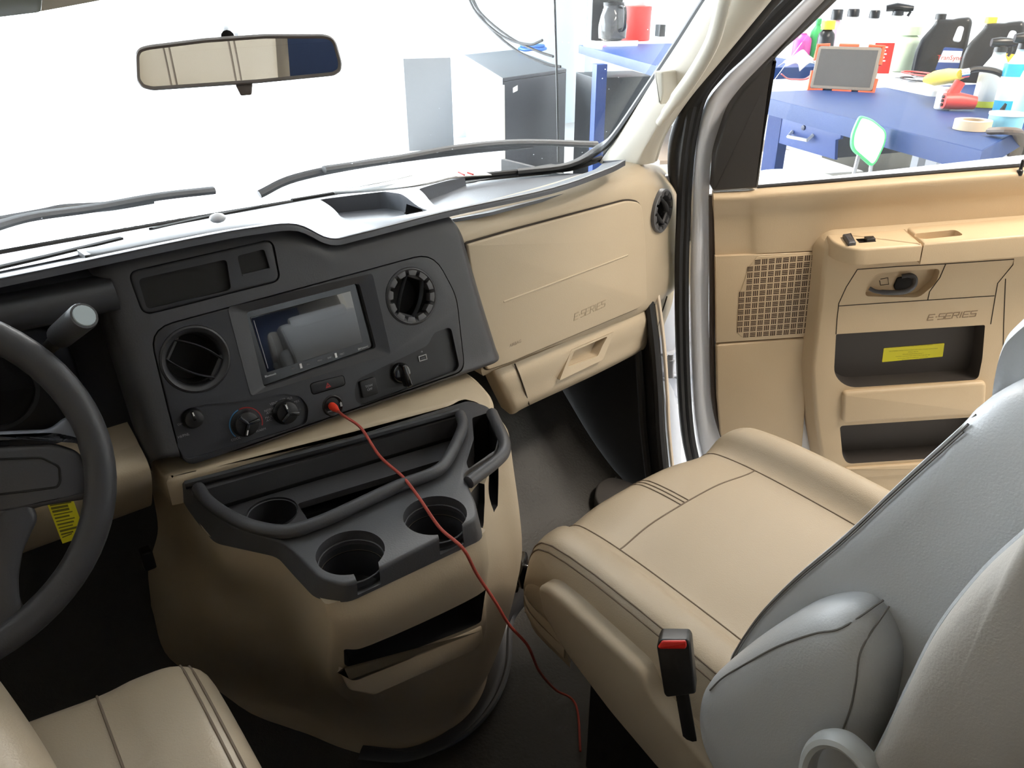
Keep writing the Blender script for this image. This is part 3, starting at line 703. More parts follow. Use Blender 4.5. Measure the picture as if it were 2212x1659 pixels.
mbu = MB(); mbu.loops(LL, 0); upb = ob('upper_cover', mbu, BEIGE, EC, ang=50)
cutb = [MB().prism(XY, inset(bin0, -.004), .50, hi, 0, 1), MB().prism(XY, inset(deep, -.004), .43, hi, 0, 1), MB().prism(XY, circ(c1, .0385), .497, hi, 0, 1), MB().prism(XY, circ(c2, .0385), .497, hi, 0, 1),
        MB().prism(XY, circ(c3, .037), .44, hi, 0, 1), MB().prism(XY, inset(tz([(1020, 915), (1056, 903), (1076, 958), (1070, 985), (1012, 1025), (1008, 1012), (1024, 960)], .556), -.0008), .46, hi, 0, 1), 
        MB().prism(fb, lb0, -.16, .06, 0, 1), MB().prism(fr2, rb, -.03, .05, 0, 1)]
cut(body, cutb, 50)

mb = MB(); mb.loops([[V((x, y, .535)) for x, y in trayb]]+[[V((x, y, TZ-.004+.004*math.sin(PI/2*k/3))) for x, y in inset(trayo, .004*(1-math.cos(PI/2*k/3)))] for k in range(4)])
tray = ob('cup_holder_tray', mb, [GREY, BLACK], EC, label='dark grey tray with cup holders and open bins')
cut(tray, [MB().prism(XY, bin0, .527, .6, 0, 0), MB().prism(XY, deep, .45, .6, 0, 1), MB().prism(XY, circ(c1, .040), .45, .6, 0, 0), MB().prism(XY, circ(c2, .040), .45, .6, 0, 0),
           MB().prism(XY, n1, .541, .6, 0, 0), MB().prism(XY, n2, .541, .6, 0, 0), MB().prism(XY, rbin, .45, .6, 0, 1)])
# cup wells below the holes
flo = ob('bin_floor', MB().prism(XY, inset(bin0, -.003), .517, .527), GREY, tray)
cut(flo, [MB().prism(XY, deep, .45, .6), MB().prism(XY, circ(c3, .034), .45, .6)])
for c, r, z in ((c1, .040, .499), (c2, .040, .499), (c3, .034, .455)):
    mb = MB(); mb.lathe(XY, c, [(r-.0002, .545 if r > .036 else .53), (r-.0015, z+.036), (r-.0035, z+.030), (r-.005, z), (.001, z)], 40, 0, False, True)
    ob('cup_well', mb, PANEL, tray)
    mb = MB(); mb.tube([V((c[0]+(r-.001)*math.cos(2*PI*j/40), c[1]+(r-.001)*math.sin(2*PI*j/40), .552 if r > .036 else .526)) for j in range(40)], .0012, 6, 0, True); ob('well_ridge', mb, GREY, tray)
# raised rim of the front wall of the bin
rim = [at(x, y, z=.575) for x, y in [(428, 1054), (448, 1082), (490, 1112), (548, 1138), (620, 1148), (690, 1128), (770, 1092), (860, 1050), (935, 1022), (965, 996), (990, 948), (1000, 918), (994, 896)]]
mb = MB(); mb.tube(spl(rim, 6), .0085, 10, 0, flat=1.0); ob('bin_rim', mb, GREY, tray)
rim2 = [at(x, y, z=.566) for x, y in [(1062, 892), (1088, 950), (1088, 978), (1066, 1002), (1012, 1042)]]
mb = MB(); mb.tube(spl(rim2, 6), .009, 10, 0); ob('bin_rim', mb, GREY, tray)
# back strip lip
mb = MB(); mb.tube([at(400, 1048, z=.572), at(700, 970, z=.574), at(992, 889, z=.574)], .006, 8); ob('bin_lip', mb, BLACK, tray)
# lower lip bar
lip = fb.pl([(724, 1428), (762, 1449), (1035, 1342), (1038, 1372), (1016, 1396), (800, 1492), (748, 1480)])
mb = MB(); mb.prism(fb, rnd(lip, .006), -.05, .012, .006); ob('lower_bin_lip', mb, BEIGE, EC)
# rubber edge strip along the floor joint
st = [at(1180, 1195, z=.13), at(1160, 1240, z=.11), at(1110, 1300, z=.07), at(1080, 1348, z=.04), at(1072, 1440, z=.028), at(1040, 1520, z=.028), at(975, 1590, z=.028), at(880, 1630, z=.028), at(780, 1625, z=.028)]
mb = MB(); mb.tube(spl(st, 6), .016, 8, 0, flat=.35, up=(0, 0, 1)); mb.tube(spl([q+V((.018, -.012, 0)) for q in st], 6), .006, 8)
ob('edge_strip', mb, mat('strip_rubber', (.045, .047, .055), .4), EC, label='black rubber edge strip')
# latch on the right flank
mb = MB()
LF = Fr(at(1130, 1250, x=.275), (0, 1, 0), (0, 0, 1), (1, 0, 0)); LF.n = V((-.5, -.85, 0)).normalized(); LF.ux = V((.85, -.5, 0)); 
mb.prism(LF, rnd(LF.pl([(1122, 1206), (1142, 1208), (1148, 1232), (1142, 1262), (1120, 1258), (1112, 1232)]), .005), -.02, .02, .006)
la = ob('cover_latch', mb, GLOSSB, EC, label='glossy black over-centre latch')
mb = MB(); mb.tube([LF.w(*LF.px(1140, 1250), .01), LF.w(*LF.px(1150, 1280), .014), LF.w(*LF.px(1146, 1300), .006)], .005, 8); mb.tube([LF.w(*LF.px(1118, 1250), .01), LF.w(*LF.px(1114, 1275), .0)], .005, 8); ob('latch_arm', mb, GLOSSB, la)
mb = MB(); mb.tube([LF.w(*LF.px(1132, 1310), .012), LF.w(*LF.px(1146, 1298), .016), LF.w(*LF.px(1156, 1282), .012)], .0032, 8); ob('latch_hook', mb, CHROME, la)
mb = MB(); mb.box(at(318, 1205, y=1.0), (.016, .02, .03), bev=.004); ob('retaining_clip', mb, BLACK, EC)

# ================================================================== CHARGING CABLE
pth = [(742, 898, .895), (780, 925, .86), (820, 985, .80), (870, 1030, .745), (905, 1075, .69), (950, 1140, .645), (1000, 1185, .60), (1030, 1240, .61), (1070, 1300, .60), (1100, 1350, .60), (1140, 1395, .61), (1165, 1450, .66), (1200, 1490, .70), (1232, 1540, .69), (1245, 1600, .66), (1250, 1690, .60)]
P = [BZ.w(*BZ.px(728, 886, .024), .024)]+[at(x, y, y=d) for x, y, d in pth]
for q in P: q.z = max(q.z, .012)
cab = empty('charging_cable', P[0], 'red braided charging cable plugged into the dash and trailing over the console to the floor', 'cable')
mb = MB(); mb.tube(spl(P, 8), .0021, 8)
for i, q in enumerate([]): pass
ob('cord', mb, CABLE, cab)
mb = MB(); a = BZ.w(*BZ.px(716, 876, .004), .004); b = BZ.w(*BZ.px(722, 881, .014), .014); c = P[0]
mb.tube([a, a.lerp(b, .5), b, b.lerp(c, .6), c, c.lerp(P[1], .25)], [.0055, .0062, .0060, .0045, .0034, .0024], 10); ob('plug', mb, mat('red_plug', (.85, .05, .02), .4), cab)

# ================================================================== STEERING WHEEL
wt = rad(23); SW = Fr((-.479, .86, .711), (1, 0, 0), (0, math.sin(wt), math.cos(wt))); SW.n = V((0, -math.cos(wt), math.sin(wt)))
WHE = empty('steering_wheel', SW.p, 'dark grey four spoke steering wheel', 'steering wheel')
LEA = mat('wheel_grip', (.05, .05, .056), .42, bump=.3, scale=400)
mb = MB(); P = [SW.w(.182*math.cos(2*PI*i/72), .182*math.sin(2*PI*i/72), 0) for i in range(72)]
mb.tube(P, .0165, 14, 0, True, flat=.85, up=SW.n); ob('rim', mb, LEA, WHE)
mb = MB(); mb.prism(SW, rnd([(-.07, -.055), (-.055, -.085), (.055, -.085), (.07, -.055), (.082, .0), (.075, .05), (-.075, .05), (-.082, .0)], .02), -.05, .012, .012); ob('airbag_hub', mb, LEA, WHE)
SPOKE_HI = mat('spoke_highlight', (.13, .14, .17), .3)  # bluish highlight of the spoke's top face put into the colour
wing_ = SW.pl([(-20, 966), (118, 958), (168, 974), (196, 1010), (200, 1062), (188, 1079), (90, 1094), (40, 1112), (-20, 1120)], .0)
strip_ = SW.pl([(-20, 933), (108, 928), (146, 898), (200, 905), (215, 960), (196, 975), (168, 958), (118, 946), (-20, 952)], .0)
low_ = SW.pl([(0, 1085), (66, 1080), (84, 1120), (50, 1190), (40, 1250), (44, 1300), (70, 1352), (20, 1385), (-20, 1392), (-30, 1250), (-10, 1150)], .0)
for s_ in (1, -1):
    for nm, o, h, m in (('spoke_wing', wing_, .002, LEA), ('spoke_top', strip_, .004, SPOKE_HI), ('lower_spoke', low_, .002, LEA)):
        q = rnd([(u*s_, v) for u, v in o], .008)
        mb = MB(); mb.prism(SW, q, -.014, h, .006); ob(nm, mb, m, WHE)
wb_ = SW.pl([(-20, 992), (90, 988), (128, 1008), (130, 1040), (124, 1052), (-20, 1070)], .0)
mb = MB(); mb.tube([SW.w(u, v, .0022) for u, v in rnd(wb_, .004)], .0012, 6, 0, True); ob('switch_gap', mb, DARKM, WHE)
mb = MB(); mb.tube([SW.p-SW.n*.01, SW.p-SW.n*.12], .035, 20); mb.tube([SW.p-SW.n*.04, SW.p-SW.n*.16], .055, 24)
ob('column_shroud', mb, BLACK, WHE)
# column shift lever with tow button
a, b, c = at(60, 800, y=1.0), at(128, 728, y=.945), at(182, 682, y=.89)
SH = empty('gear_selector', b, 'black column shift lever knob with a pale round end button', 'gear lever')
mb = MB(); mb.tube([a, b], [.006, .009], 10); ob('lever', mb, BLACK, SH)
d = (c-b).normalized(); mb = MB(); mb.tube([b, b+d*.004, c-d*.003, c], [.0125, .0145, .0155, .0145], 20); ob('knob', mb, GREY, SH)
mb = MB(); mb.tube([c-d*.001, c+d*.0015], [.0125, .0115], 20); ob('end_button', mb, mat('pale_button', (.45, .52, .55), .3), SH)
# yellow tag hanging behind the wheel
YF = Fr(at(140, 1125, y=.93), (1, -.15, 0), (0, .1, 1), (0, -1, 0)); 
q = YF.pl([(101, 1086), (157, 1077), (181, 1143), (176, 1160), (135, 1174)])
TG = empty('hanging_tag', YF.p, 'yellow printed card tag hanging behind the steering wheel', 'tag')
mb = MB(); mb.prism(YF, q, -.0005, .0005); ob('tag_card', mb, YELLOW, TG)
mb = MB()
for i, (l, w) in enumerate([(1.0, .004), (.8, .0045), (.8, .0045), (.9, .002), (.7, .003), (.9, .002), (.8, .003), (.7, .002), (.9, .004), (.6, .003), (.5, .002)]):
    a_, b_ = V(q[0]).lerp(V(q[4]), (i+.8)/12.5), V(q[1]).lerp(V(q[2]), (i+.8)/12.5*1.25 if i < 9 else .98)
    a_, b_ = a_.lerp(b_, .08), a_.lerp(b_, .08+.84*l*.98)
    n_ = V((0, 1))*w*.35; mb.prism(YF, [tuple(a_-n_), tuple(b_-n_), tuple(b_+n_), tuple(a_+n_)], .0005, .0008)
ob('tag_print', mb, mat('tag_ink', (.20, .17, .02), .6), TG)

# ================================================================== SEATS
def cushion(xo, yo, zo, sx, mt, parent, soft=1.0):
    cx = [(-.250, -.125), (-.266, -.07), (-.268, -.026), (-.245, .012), (-.20, .010), (-.165, -.010), (-.08, -.008), (.06, -.008), (.155, -.010), (.195, .022), (.235, .020), (.262, -.03), (.262, -.15)]
    cx = [(x, z*soft if abs(z) < .025 else z) for x, z in cx]
    ry = [(.09, -.105, .98), (.012, -.09, 1.0), (-.002, -.045, 1), (.018, -.012, 1), (.06, .0, 1), (.14, .004, 1), (.26, .0, 1), (.40, -.01, 1), (.56, -.02, 1)]
    G = []
    for dy, dz, k in ry:
        r = []
        for x, z in cx:
            bow = -.045*(1-(x/.27)**2) if dy < .1 else -.045*(1-(x/.27)**2)*max(0, (.3-dy)/.2)
            zz = min(z, 0)+dz if z < -.02 else z+dz
            if z < -.05: zz = z+dz*.4
            r.append(V((xo+x*sx, yo-dy-bow*-1*(-1), zo+zz)))
        G.append(r)
    mb = MB(); mb.patch(G, 5, 5, 0, (0, 0, -.02))
    c = ob('seat_cushion', mb, mt, parent)
    return G, c
def surf(G, u, v):
    """point of the smooth surface through G at grid coordinates (row u, column v)"""
    def row(r):
        i = min(int(v), len(r)-2); t = v-i; p = lambda k: r[max(0, min(len(r)-1, k))]
        return cr1(p(i-1), p(i), p(i+1), p(i+2), t)
    i = min(int(u), len(G)-2); t = u-i; R = [row(G[max(0, min(len(G)-1, k))]) for k in (i-1, i, i+1, i+2)]
    return cr1(*R, t)
def seamline(name, G, uv, r, m, parent, off=(0, 0, .0008), n=8):
    P = [surf(G, *q)+V(off) for q in [tuple(V(a).lerp(V(b), k/n)) for a, b in zip(uv[:-1], uv[1:]) for k in range(n)]+[uv[-1]]]
    mb = MB(); mb.tube(P, r, 6); return ob(name, mb, m, parent)
PS = empty('passenger_seat', (.43, .35, 0), 'tan leather passenger captain seat, cool daylight painted grey on its back', 'seat')
G, cu = cushion(.436, .665, .445, 1.0, LEATHER, PS)
cu['label'] = 'tan leather seat cushion'
for uv in ([(1.5, 5), (4, 5.0), (6, 5), (8, 5)], [(1.5, 8), (4, 8), (8, 8)], [(4.7, 5), (4.7, 6), (4.7, 7), (4.7, 8)], [(1.5, 6.46), (4.7, 6.46)], [(1.5, 6.52), (4.7, 6.52)], [(1.5, 6.58), (4.7, 6.58)]):
    seamline('stitching', G, uv, .0012, THREAD, cu, (0, 0, .0003))
for o_ in (2.72, 2.95): seamline('stitching', G, [(1.2, o_), (3, o_), (8, o_)], .0012, THREAD, cu, (-.0003, 0, .0003))
# side valance
SV = Fr((.155, .4, .25), (0, 1, 0), (0, 0, 1), (-1, 0, 0))
v0 = SV.pl([(1172, 1258), (1192, 1262), (1240, 1300), (1395, 1440), (1425, 1500), (1640, 1760), (1600, 1830), (1440, 1659), (1330, 1530), (1235, 1405), (1185, 1320)])
mb = MB(); mb.prism(SV, rnd(v0, .012), -.02, .012, .008); ob('side_valance', mb, mat('seat_valance_plastic', (.40, .33, .24), .45, bump=.3, scale=300), PS, label='beige plastic side valance')
mb = MB(); mb.box((.43, .40, .12), (.40, .36, .24)); mb.box((.43, .38, .25), (.44, .42, .03)); ob('seat_pedestal', mb, BLACK, PS)
# backrest
GTH = mat('grey_thread', (.16, .15, .14), .8)
SB = Fr((.175, .2, .6), (0, 1, 0), (0, 0, 1), (-1, 0, 0))
front = [(1572, 1440), (1590, 1395), (1640, 1322), (1720, 1240), (1830, 1146), (1960, 1022), (2080, 912), (2128, 868)]
fp = SB.pl(front)
mb = MB(); rows = []
top = fp[-1]
prof = fp+[(top[0]-.03, top[1]+.02), (top[0]-.12, top[1]+.02), (top[0]-.17, top[1]-.04), (fp[3][0]-.20, fp[3][1]-.06), (fp[0][0]-.20, fp[0][1]-.10), (fp[0][0]-.02, fp[0][1]-.08)]
prof = spl2(prof, 4)
cxx = sum(p[0] for p in prof)/len(prof); cyy = sum(p[1] for p in prof)/len(prof)
L = []
for x, k in [(.160, .55), (.158, .80), (.163, .92), (.175, .985), (.20, 1.0), (.235, .99), (.30, .955), (.43, .945), (.56, .955), (.62, .99), (.655, 1.0), (.68, .97), (.69, .85), (.69, .6)]:
    L.append([V((x, .2+cxx+(u-cxx)*k, .6+cyy+(v-cyy)*k)) for u, v in prof])
mb.loops(L, 0)
bk_ = ob('backrest', mb, LEATHER_COOL, PS, ang=60, label='leather backrest, its grey painted in for cool daylight')
for dk, r, m in [(.93, .0018, THREAD), (.955, .0016, THREAD), (.90, .0014, THREAD)]:
    P = []
    for (u, v) in [tuple(q) for q in spl(fp, 6)]:
        P.append(V((.1595+(.010 if dk > .94 else .002 if dk > .92 else 0), .2+cxx+(u-cxx)*dk, .6+cyy+(v-cyy)*dk)))
    mb = MB(); mb.tube(P, r*.6, 6); ob('stitching', mb, GTH, bk_)
# headrest
hp = spl2(SB.pl([(2140, 900), (2160, 860), (2170, 800), (2184, 740), (2212, 690), (2290, 640), (2400, 690), (2420, 900), (2300, 960)], -.08), 6)
hx = sum(p[0] for p in hp)/len(hp); hy = sum(p[1] for p in hp)/len(hp); L = []
for x, k in [(.23, .6), (.225, .82), (.235, .95), (.26, 1.0), (.43, 1.02), (.58, 1.0), (.61, .95), (.615, .6)]:
    L.append([V((x, .2+hx+(u-hx)*k, .6+hy+(v-hy)*k)) for u, v in hp])
mb = MB(); mb.loops(L); ob('headrest', mb, LEATHER_COOL, PS, ang=60)
# side bolster wing at the hip
WB = Fr((.150, .25, .5), (0, 1, 0), (0, 0, 1), (-1, 0, 0))
wing = spl2(WB.pl([(1511, 1520), (1530, 1470), (1590, 1415), (1660, 1365), (1730, 1325), (1800, 1309), (1856, 1322), (1893, 1372), (1914, 1440), (1905, 1530), (1885, 1620), (1850, 1720), (1700, 1790), (1590, 1740), (1530, 1640), (1511, 1580)], .02), 4)
def dome(F, pts, h0, ks, m=0):
    cx = sum(q[0] for q in pts)/len(pts); cy = sum(q[1] for q in pts)/len(pts)
    return MB().loops([[F.w(cx+(u-cx)*k, cy+(v-cy)*k, h) for u, v in pts] for k, h in ks], m)
mb = dome(WB, wing, 0, [(.9, -.05), (.97, -.03), (1.0, 0), (.99, .012), (.95, .024), (.86, .034), (.72, .040), (.5, .043), (.3, .044), (.08, .0445)])
wg = ob('hip_bolster', mb, LEATHER_COOL, PS, ang=60, label='leather hip bolster, its grey painted in for cool daylight')
WK = [(1.0, 0), (.99, .012), (.95, .024), (.86, .034), (.72, .040), (.5, .043), (.3, .044), (.0, .0445)]
def domepoint(F, pts, ks, x, y, lift):
    cx = sum(q[0] for q in pts)/len(pts); cy = sum(q[1] for q in pts)/len(pts); h = .03
    for _ in range(5):
        u, v = F.px(x, y, h); a = math.atan2(v-cy, u-cx)
        bd = min(pts, key=lambda q: abs(math.atan2(math.sin(math.atan2(q[1]-cy, q[0]-cx)-a), math.cos(math.atan2(q[1]-cy, q[0]-cx)-a))))
        k = min(1, math.hypot(u-cx, v-cy)/math.hypot(bd[0]-cx, bd[1]-cy))
        for (k0, h0), (k1, h1) in zip(ks[:-1], ks[1:]):
            if k1 <= k <= k0: h = h0+(h1-h0)*((k0-k)/max(1e-6, k0-k1)); break
    return F.w(u, v, h+lift)
for P_ in ([(1535, 1490), (1560, 1465), (1600, 1440), (1680, 1396), (1760, 1368), (1820, 1355), (1860, 1338)], [(1872, 1352), (1862, 1400), (1850, 1470), (1838, 1530), (1812, 1600)]):
    mb = MB(); mb.tube(spl([domepoint(WB, wing, WK, x, y, .0004) for x, y in P_], 6), .0009, 6); ob('stitching', mb, GTH, wg)
# folded armrest / outer shell beside the backrest
AR = Fr((.115, .1, .6), (0, 1, 0), (0, 0, 1), (-1, 0, 0))
arm = spl2(AR.pl([(2300, 1075), (2212, 1150), (2120, 1235), (2030, 1350), (1965, 1475), (1915, 1580), (1868, 1670), (1840, 1800), (2000, 1900), (2300, 1750), (2420, 1400)], .01), 4)
mb = dome(AR, arm, 0, [(.93, -.035), (.985, -.02), (1.0, -.004), (.995, .006), (.97, .014), (.9, .022), (.75, .028), (.5, .031), (.2, .032), (.05, .032)])
ar = ob('folded_armrest', mb, LEATHERT, PS, ang=60, label='taupe leather armrest folded upright')
mb = MB(); mb.tube(spl([AR.w(*AR.px(x, y, .006), .006) for x, y in [(2300, 1077), (2212, 1152), (2121, 1237), (2031, 1352), (1966, 1477), (1917, 1582), (1870, 1672)]], 6), .0022, 6); ob('piping', mb, LEATHER_COOL, ar)
# light grey plastic loop at the armrest pivot
LP = Fr((.085, .1, .55), (0, 1, 0), (0, 0, 1), (-1, 0, 0))
pp_ = spl([LP.w(*LP.px(x, y)) for x, y in [(1742, 1720), (1746, 1650), (1760, 1612), (1786, 1595), (1822, 1600), (1852, 1622), (1880, 1655), (1905, 1700), (1910, 1740)]], 6)
mb = MB(); mb.tube(pp_, .0065, 10, 0, flat=1.6, up=(1, 0, 0)); ob('pivot_loop', mb, mat('pale_grey_plastic', (.55, .57, .57), .3), PS, label='pale grey plastic loop')
# driver seat
DS = empty('driver_seat', (-.52, .3, 0), 'tan leather driver seat at the lower left corner', 'seat')
G, cu = cushion(-.532, .705, .50, 1.0, LEATHER, DS, .25)
for o_ in (8.0, 10.05, 10.3): seamline('stitching', G, [(1.2, o_), (3, o_), (8, o_)], .0014, THREAD, cu)
mb = MB(); mb.box((-.53, .40, .15), (.40, .36, .30)); ob('seat_pedestal', mb, BLACK, DS)
bp_ = [at(-155, 1350, z=.585), at(-75, 1450, z=.58), at(5, 1570, z=.575), at(60, 1669, z=.57), at(115, 1790, z=.565)]
mb = MB(); mb.tube(spl([q+V((-.035, 0, -.03)) for q in bp_], 6), [.02, .038, .048, .053]+[.055]*17+[.053, .048, .038, .02], 20, 0); ob('thigh_bolster', mb, LEATHER, DS)
# driver backrest and headrest: seen in the mirror
mb = MB(); L = []
for x, k in [(-.76, .6), (-.765, .85), (-.75, .97), (-.70, 1), (-.56, .93), (-.42, 1), (-.37, .97), (-.36, .85), (-.365, .6)]:
    pr_ = spl2([(-.04, .45), (-.14, .80), (-.22, 1.12), (-.27, 1.14), (-.32, 1.08), (-.25, .7), (-.20, .42)], 5)
    ax_ = sum(p[0] for p in pr_)/len(pr_); ay_ = sum(p[1] for p in pr_)/len(pr_)
    L.append([V((x, ax_+(u-ax_)*k, ay_+(v-ay_)*k)) for u, v in pr_])
mb.loops(L); dbk = ob('backrest', mb, LEATHER, DS, ang=60)
for xx in (-.44, -.455, -.62, -.635):
    mb = MB(); mb.tube(spl([V((xx, -.085-.0, .60)), V((xx-.01, -.142, .80)), V((xx-.03, -.185, .98)), V((xx-.05, -.205, 1.08))], 5), .003, 6); ob('stitching', mb, THREAD, dbk)
# seat belt buckle
BK = Fr(at(1465, 1450, x=.125), (.35, .94, 0), (0, .05, 1), (-1, 0, 0)); BK.n = V((-.80, -.55, .25)).normalized(); BK.ux = V((.56, -.82, 0)).normalized(); BK.uy = BK.n.cross(BK.ux)
if BK.uy.z < 0: BK.uy = -BK.uy
SBK = empty('seat_belt_buckle', BK.p, 'black seat belt buckle with a red release button between the seats', 'seat belt buckle')
bq = BK.pl([(1418, 1398), (1425, 1382), (1486, 1383), (1492, 1392), (1503, 1500), (1440, 1508), (1434, 1500)])
mb = MB(); mb.prism(BK, rnd(bq, .003), -.024, .0, .003); ob('buckle_body', mb, BLACK, SBK)
bq = BK.pl([(1421, 1397), (1430, 1384), (1482, 1384), (1484, 1394), (1481, 1401), (1425, 1401)])
mb = MB(); mb.prism(BK, rnd(bq, .002), -.020, .002, .002); ob('release_button', mb, REDM, SBK)
mb = MB(); mb.tube([BK.w(*BK.px(1470, 1500), -.012), BK.w(*BK.px(1480, 1560), -.012), BK.w(*BK.px(1488, 1610), -.014)], .010, 8, 0, flat=.5); ob('buckle_stalk', mb, BLACK, SBK)

# ================================================================== REAR VIEW MIRROR
mo = [(291, 118), (298, 104), (318, 98), (440, 83), (570, 74), (700, 74), (718, 79), (727, 92), (739, 135), (737, 154), (722, 164), (560, 180), (330, 196), (306, 190), (293, 172)]
MC = at(516, 134, y=1.0)
dv = (MC-CAM).normalized()
tgt = V((-.46, -.17, .93)); outv = (tgt-MC).normalized(); mn = (outv-dv).normalized()
ux_ = (at(738, 120, y=1.0)-at(292, 155, y=1.0)); MF = Fr(MC, ux_-mn*ux_.dot(mn), V((0, 0, 1)), mn); MF.n = mn; MF.uy = mn.cross(MF.ux); 
if MF.uy.z < 0: MF.uy = -MF.uy
RM = empty('rearview_mirror', MC, 'wide rear view mirror in a grey brown frame hanging from the windshield', 'mirror')
HOUS = mat('mirror_housing', (.16, .135, .12), .4)
o2 = rnd(MF.pl(mo), .004, 3)
mb = MB(); mb.prism(MF, inset(o2, .002), -.022, -.008, .0); mb.loops([[MF.w(u, v, -.010) for u, v in o2], [MF.w(u, v, 0) for u, v in o2], [MF.w(u, v, .003) for u, v in inset(o2, .002)], [MF.w(u, v, .001) for u, v in inset(o2, .0048)], [MF.w(u, v, -.006) for u, v in inset(o2, .005)]], 0, True, False)
ob('mirror_housing', mb, HOUS, RM)
mb = MB(); mb.prism(MF, inset(o2, .0048), -.004, .0006); ob('mirror_glass', mb, MIRRORM, RM)
mb = MB(); mb.prism(MF, rnd(MF.pl([(508, 184), (546, 181), (544, 206), (520, 208)]), .002), -.012, -.002, .002); ob('dimming_tab', mb, HOUS, RM)
a = MF.w(*MF.px(492, 82), -.015); b = at(488, 68, y=1.06); c = at(498, 70, y=1.10)
mb = MB(); mb.tube([a, b, c, c+V((.01, .05, -.03))], [.008, .010, .010, .010], 12); ob('mount_arm', mb, BLACK, RM)
# sun visor
VF = [at(-300, 60, y=.75), at(-300, -200, y=.62), at(200, -200, y=.62), at(232, -4, y=.75)]
mb = MB(); vz_ = [[at(-260, -260, y=.60), at(0, -260, y=.60), at(200, -260, y=.60), at(330, -260, y=.60)], [at(-260, -80, y=.68), at(0, -100, y=.68), at(200, -110, y=.68), at(330, -120, y=.68)], [at(-260, 70, y=.74), at(0, 36, y=.74), at(80, 26, y=.74), at(232, -2, y=.74)]]
mb.patch(vz_, 4, 4, 0, (0, .018, .012)); sv = ob('sun_visor', mb, TRIMW, label='folded sun visor at the top left corner', cat='sun visor')
mb = MB(); VFr = Fr(at(20, 10, y=.728), (1, 0, 0), at(20, -40, y=.70)-at(20, 10, y=.728), (0, -1, 0)); mb.prism(VFr, rnd(VFr.pl([(-200, -60), (92, -60), (86, 16), (-200, 50)]), .004), -.002, .004, .001); ob('vanity_cover', mb, mat('vanity_sheen', (.45, .50, .47), .15), sv)

# ================================================================== PASSENGER DOOR (standing open)
ph = rad(49); uu = V((-.13, 0, 1)).normalized()
e1 = V((0, -1, 0))*math.cos(ph)+V((uu.z, 0, -uu.x))*math.sin(ph)
DF = Fr(at(1545, 600, x=.98), e1, uu); DF.n = e1.cross(uu)
if DF.n.dot(CAM-DF.p) < 0: DF.n = -DF.n
def D(x, y, h=0): return DF.w(*DF.px(x, y, h), h)
PD = empty('passenger_door', DF.p, 'open passenger door with beige inner panel, white frame and clear window', 'car door')
DB = mat('door_beige', (.58, .44, .28), .45, bump=.35, scale=420, var=.02)
# white sheet metal frame
wl = [(1512, 1000), (1500, 940), (1492, 850), (1487, 700), (1487, 560), (1490, 480), (1493, 398), (1503, 300), (1524, 217), (1562, 165), (1612, 118), (1680, 50), (1739, -8), (1860, -130)]
wr = [(1575, 985), (1546, 900), (1536, 850), (1531, 700), (1531, 560), (1532, 480), (1533, 398), (1540, 325), (1572, 232), (1600, 195), (1640, 155), (1715, 78), (1790, 2), (1910, -120)]
mb = MB()
G = [[D(a[0]+(b[0]-a[0])*k, a[1]+(b[1]-a[1])*k, h) for k, h in ((0, -.075), (0.12, -.035), (.3, -.022), (.55, -.02), (.8, -.026), (1.0, -.03))] for a, b in zip(wl, wr)]
mb.patch(G, 4, 4, 0, DF.n*-.012)
mb.prism(DF, DF.pl([(1530, 430), (2450, 330), (2450, 1100), (1900, 1112), (1840, 1105), (1640, 1060), (1560, 985), (1533, 850)], -.03), -.09, -.022)
mb.prism(DF, DF.pl([(1830, 1090), (2450, 1072), (2450, 1100), (1835, 1112)]), -.03, .004, .002)
ob('door_frame', mb, WHITEP, PD, label='white painted door frame')
mb = MB(); mb.tube(spl([D(1537, 420, -.018), D(1538, 600, -.018), D(1538, 750, -.018), D(1544, 880, -.018), D(1575, 985, -.018)], 5), .006, 8); ob('panel_edge_seal', mb, mat('brown_edge', (.07, .05, .04), .6), PD)
mb = MB()
for off, r in ((-7, .009), (-20, .010)):
    mb.tube(spl([D(x+off, y+(off*.45 if y < 220 else 0), -.035) for x, y in wl], 5), r, 8)
ob('weatherstrip', mb, RUBBER, PD)
# black inner window frame, mirror sail, glass
mb = MB()
a = [(1612, 187), (1655, 140), (1720, 72), (1786, 2), (1900, -112)]; b = [(1625, 200), (1678, 122), (1742, 64), (1808, 0), (1925, -110)]
G = [[D(p[0], p[1], -.012), D((p[0]+q[0])/2, (p[1]+q[1])/2, .002), D(q[0], q[1], -.01)] for p, q in zip(a, b)]
mb.patch(G, 4, 3, 0, DF.n*-.02); ob('window_frame', mb, mat('frame_dark', (.05, .045, .04), .55), PD)
sail = DF.pl([(1538, 411), (1544, 330), (1575, 236), (1612, 187), (1676, 122), (1664, 190), (1637, 405)], .0)
mb = MB(); mb.prism(DF, rnd(sail, [.006, .02, .02, .02, .006, .01, .006]), -.03, .006, .006); ob('mirror_sail', mb, mat('sail_grey', (.045, .04, .036), .5, bump=.3, scale=300), PD, label='dark grey triangular mirror sail panel')
mb = MB(); mb.prism(DF, DF.pl([(1634, 410), (1668, 180), (1790, 15), (1925, -120), (2450, -180), (2450, 336)], -.03), -.034, -.030); ob('window_glass', mb, DGLASS, PD)
mb = MB(); mb.tube([D(1636, 404, -.012), D(1900, 382, -.012), D(2212, 357, -.012), D(2400, 343, -.012)], .0045, 8); ob('belt_seal', mb, RUBBER, PD)
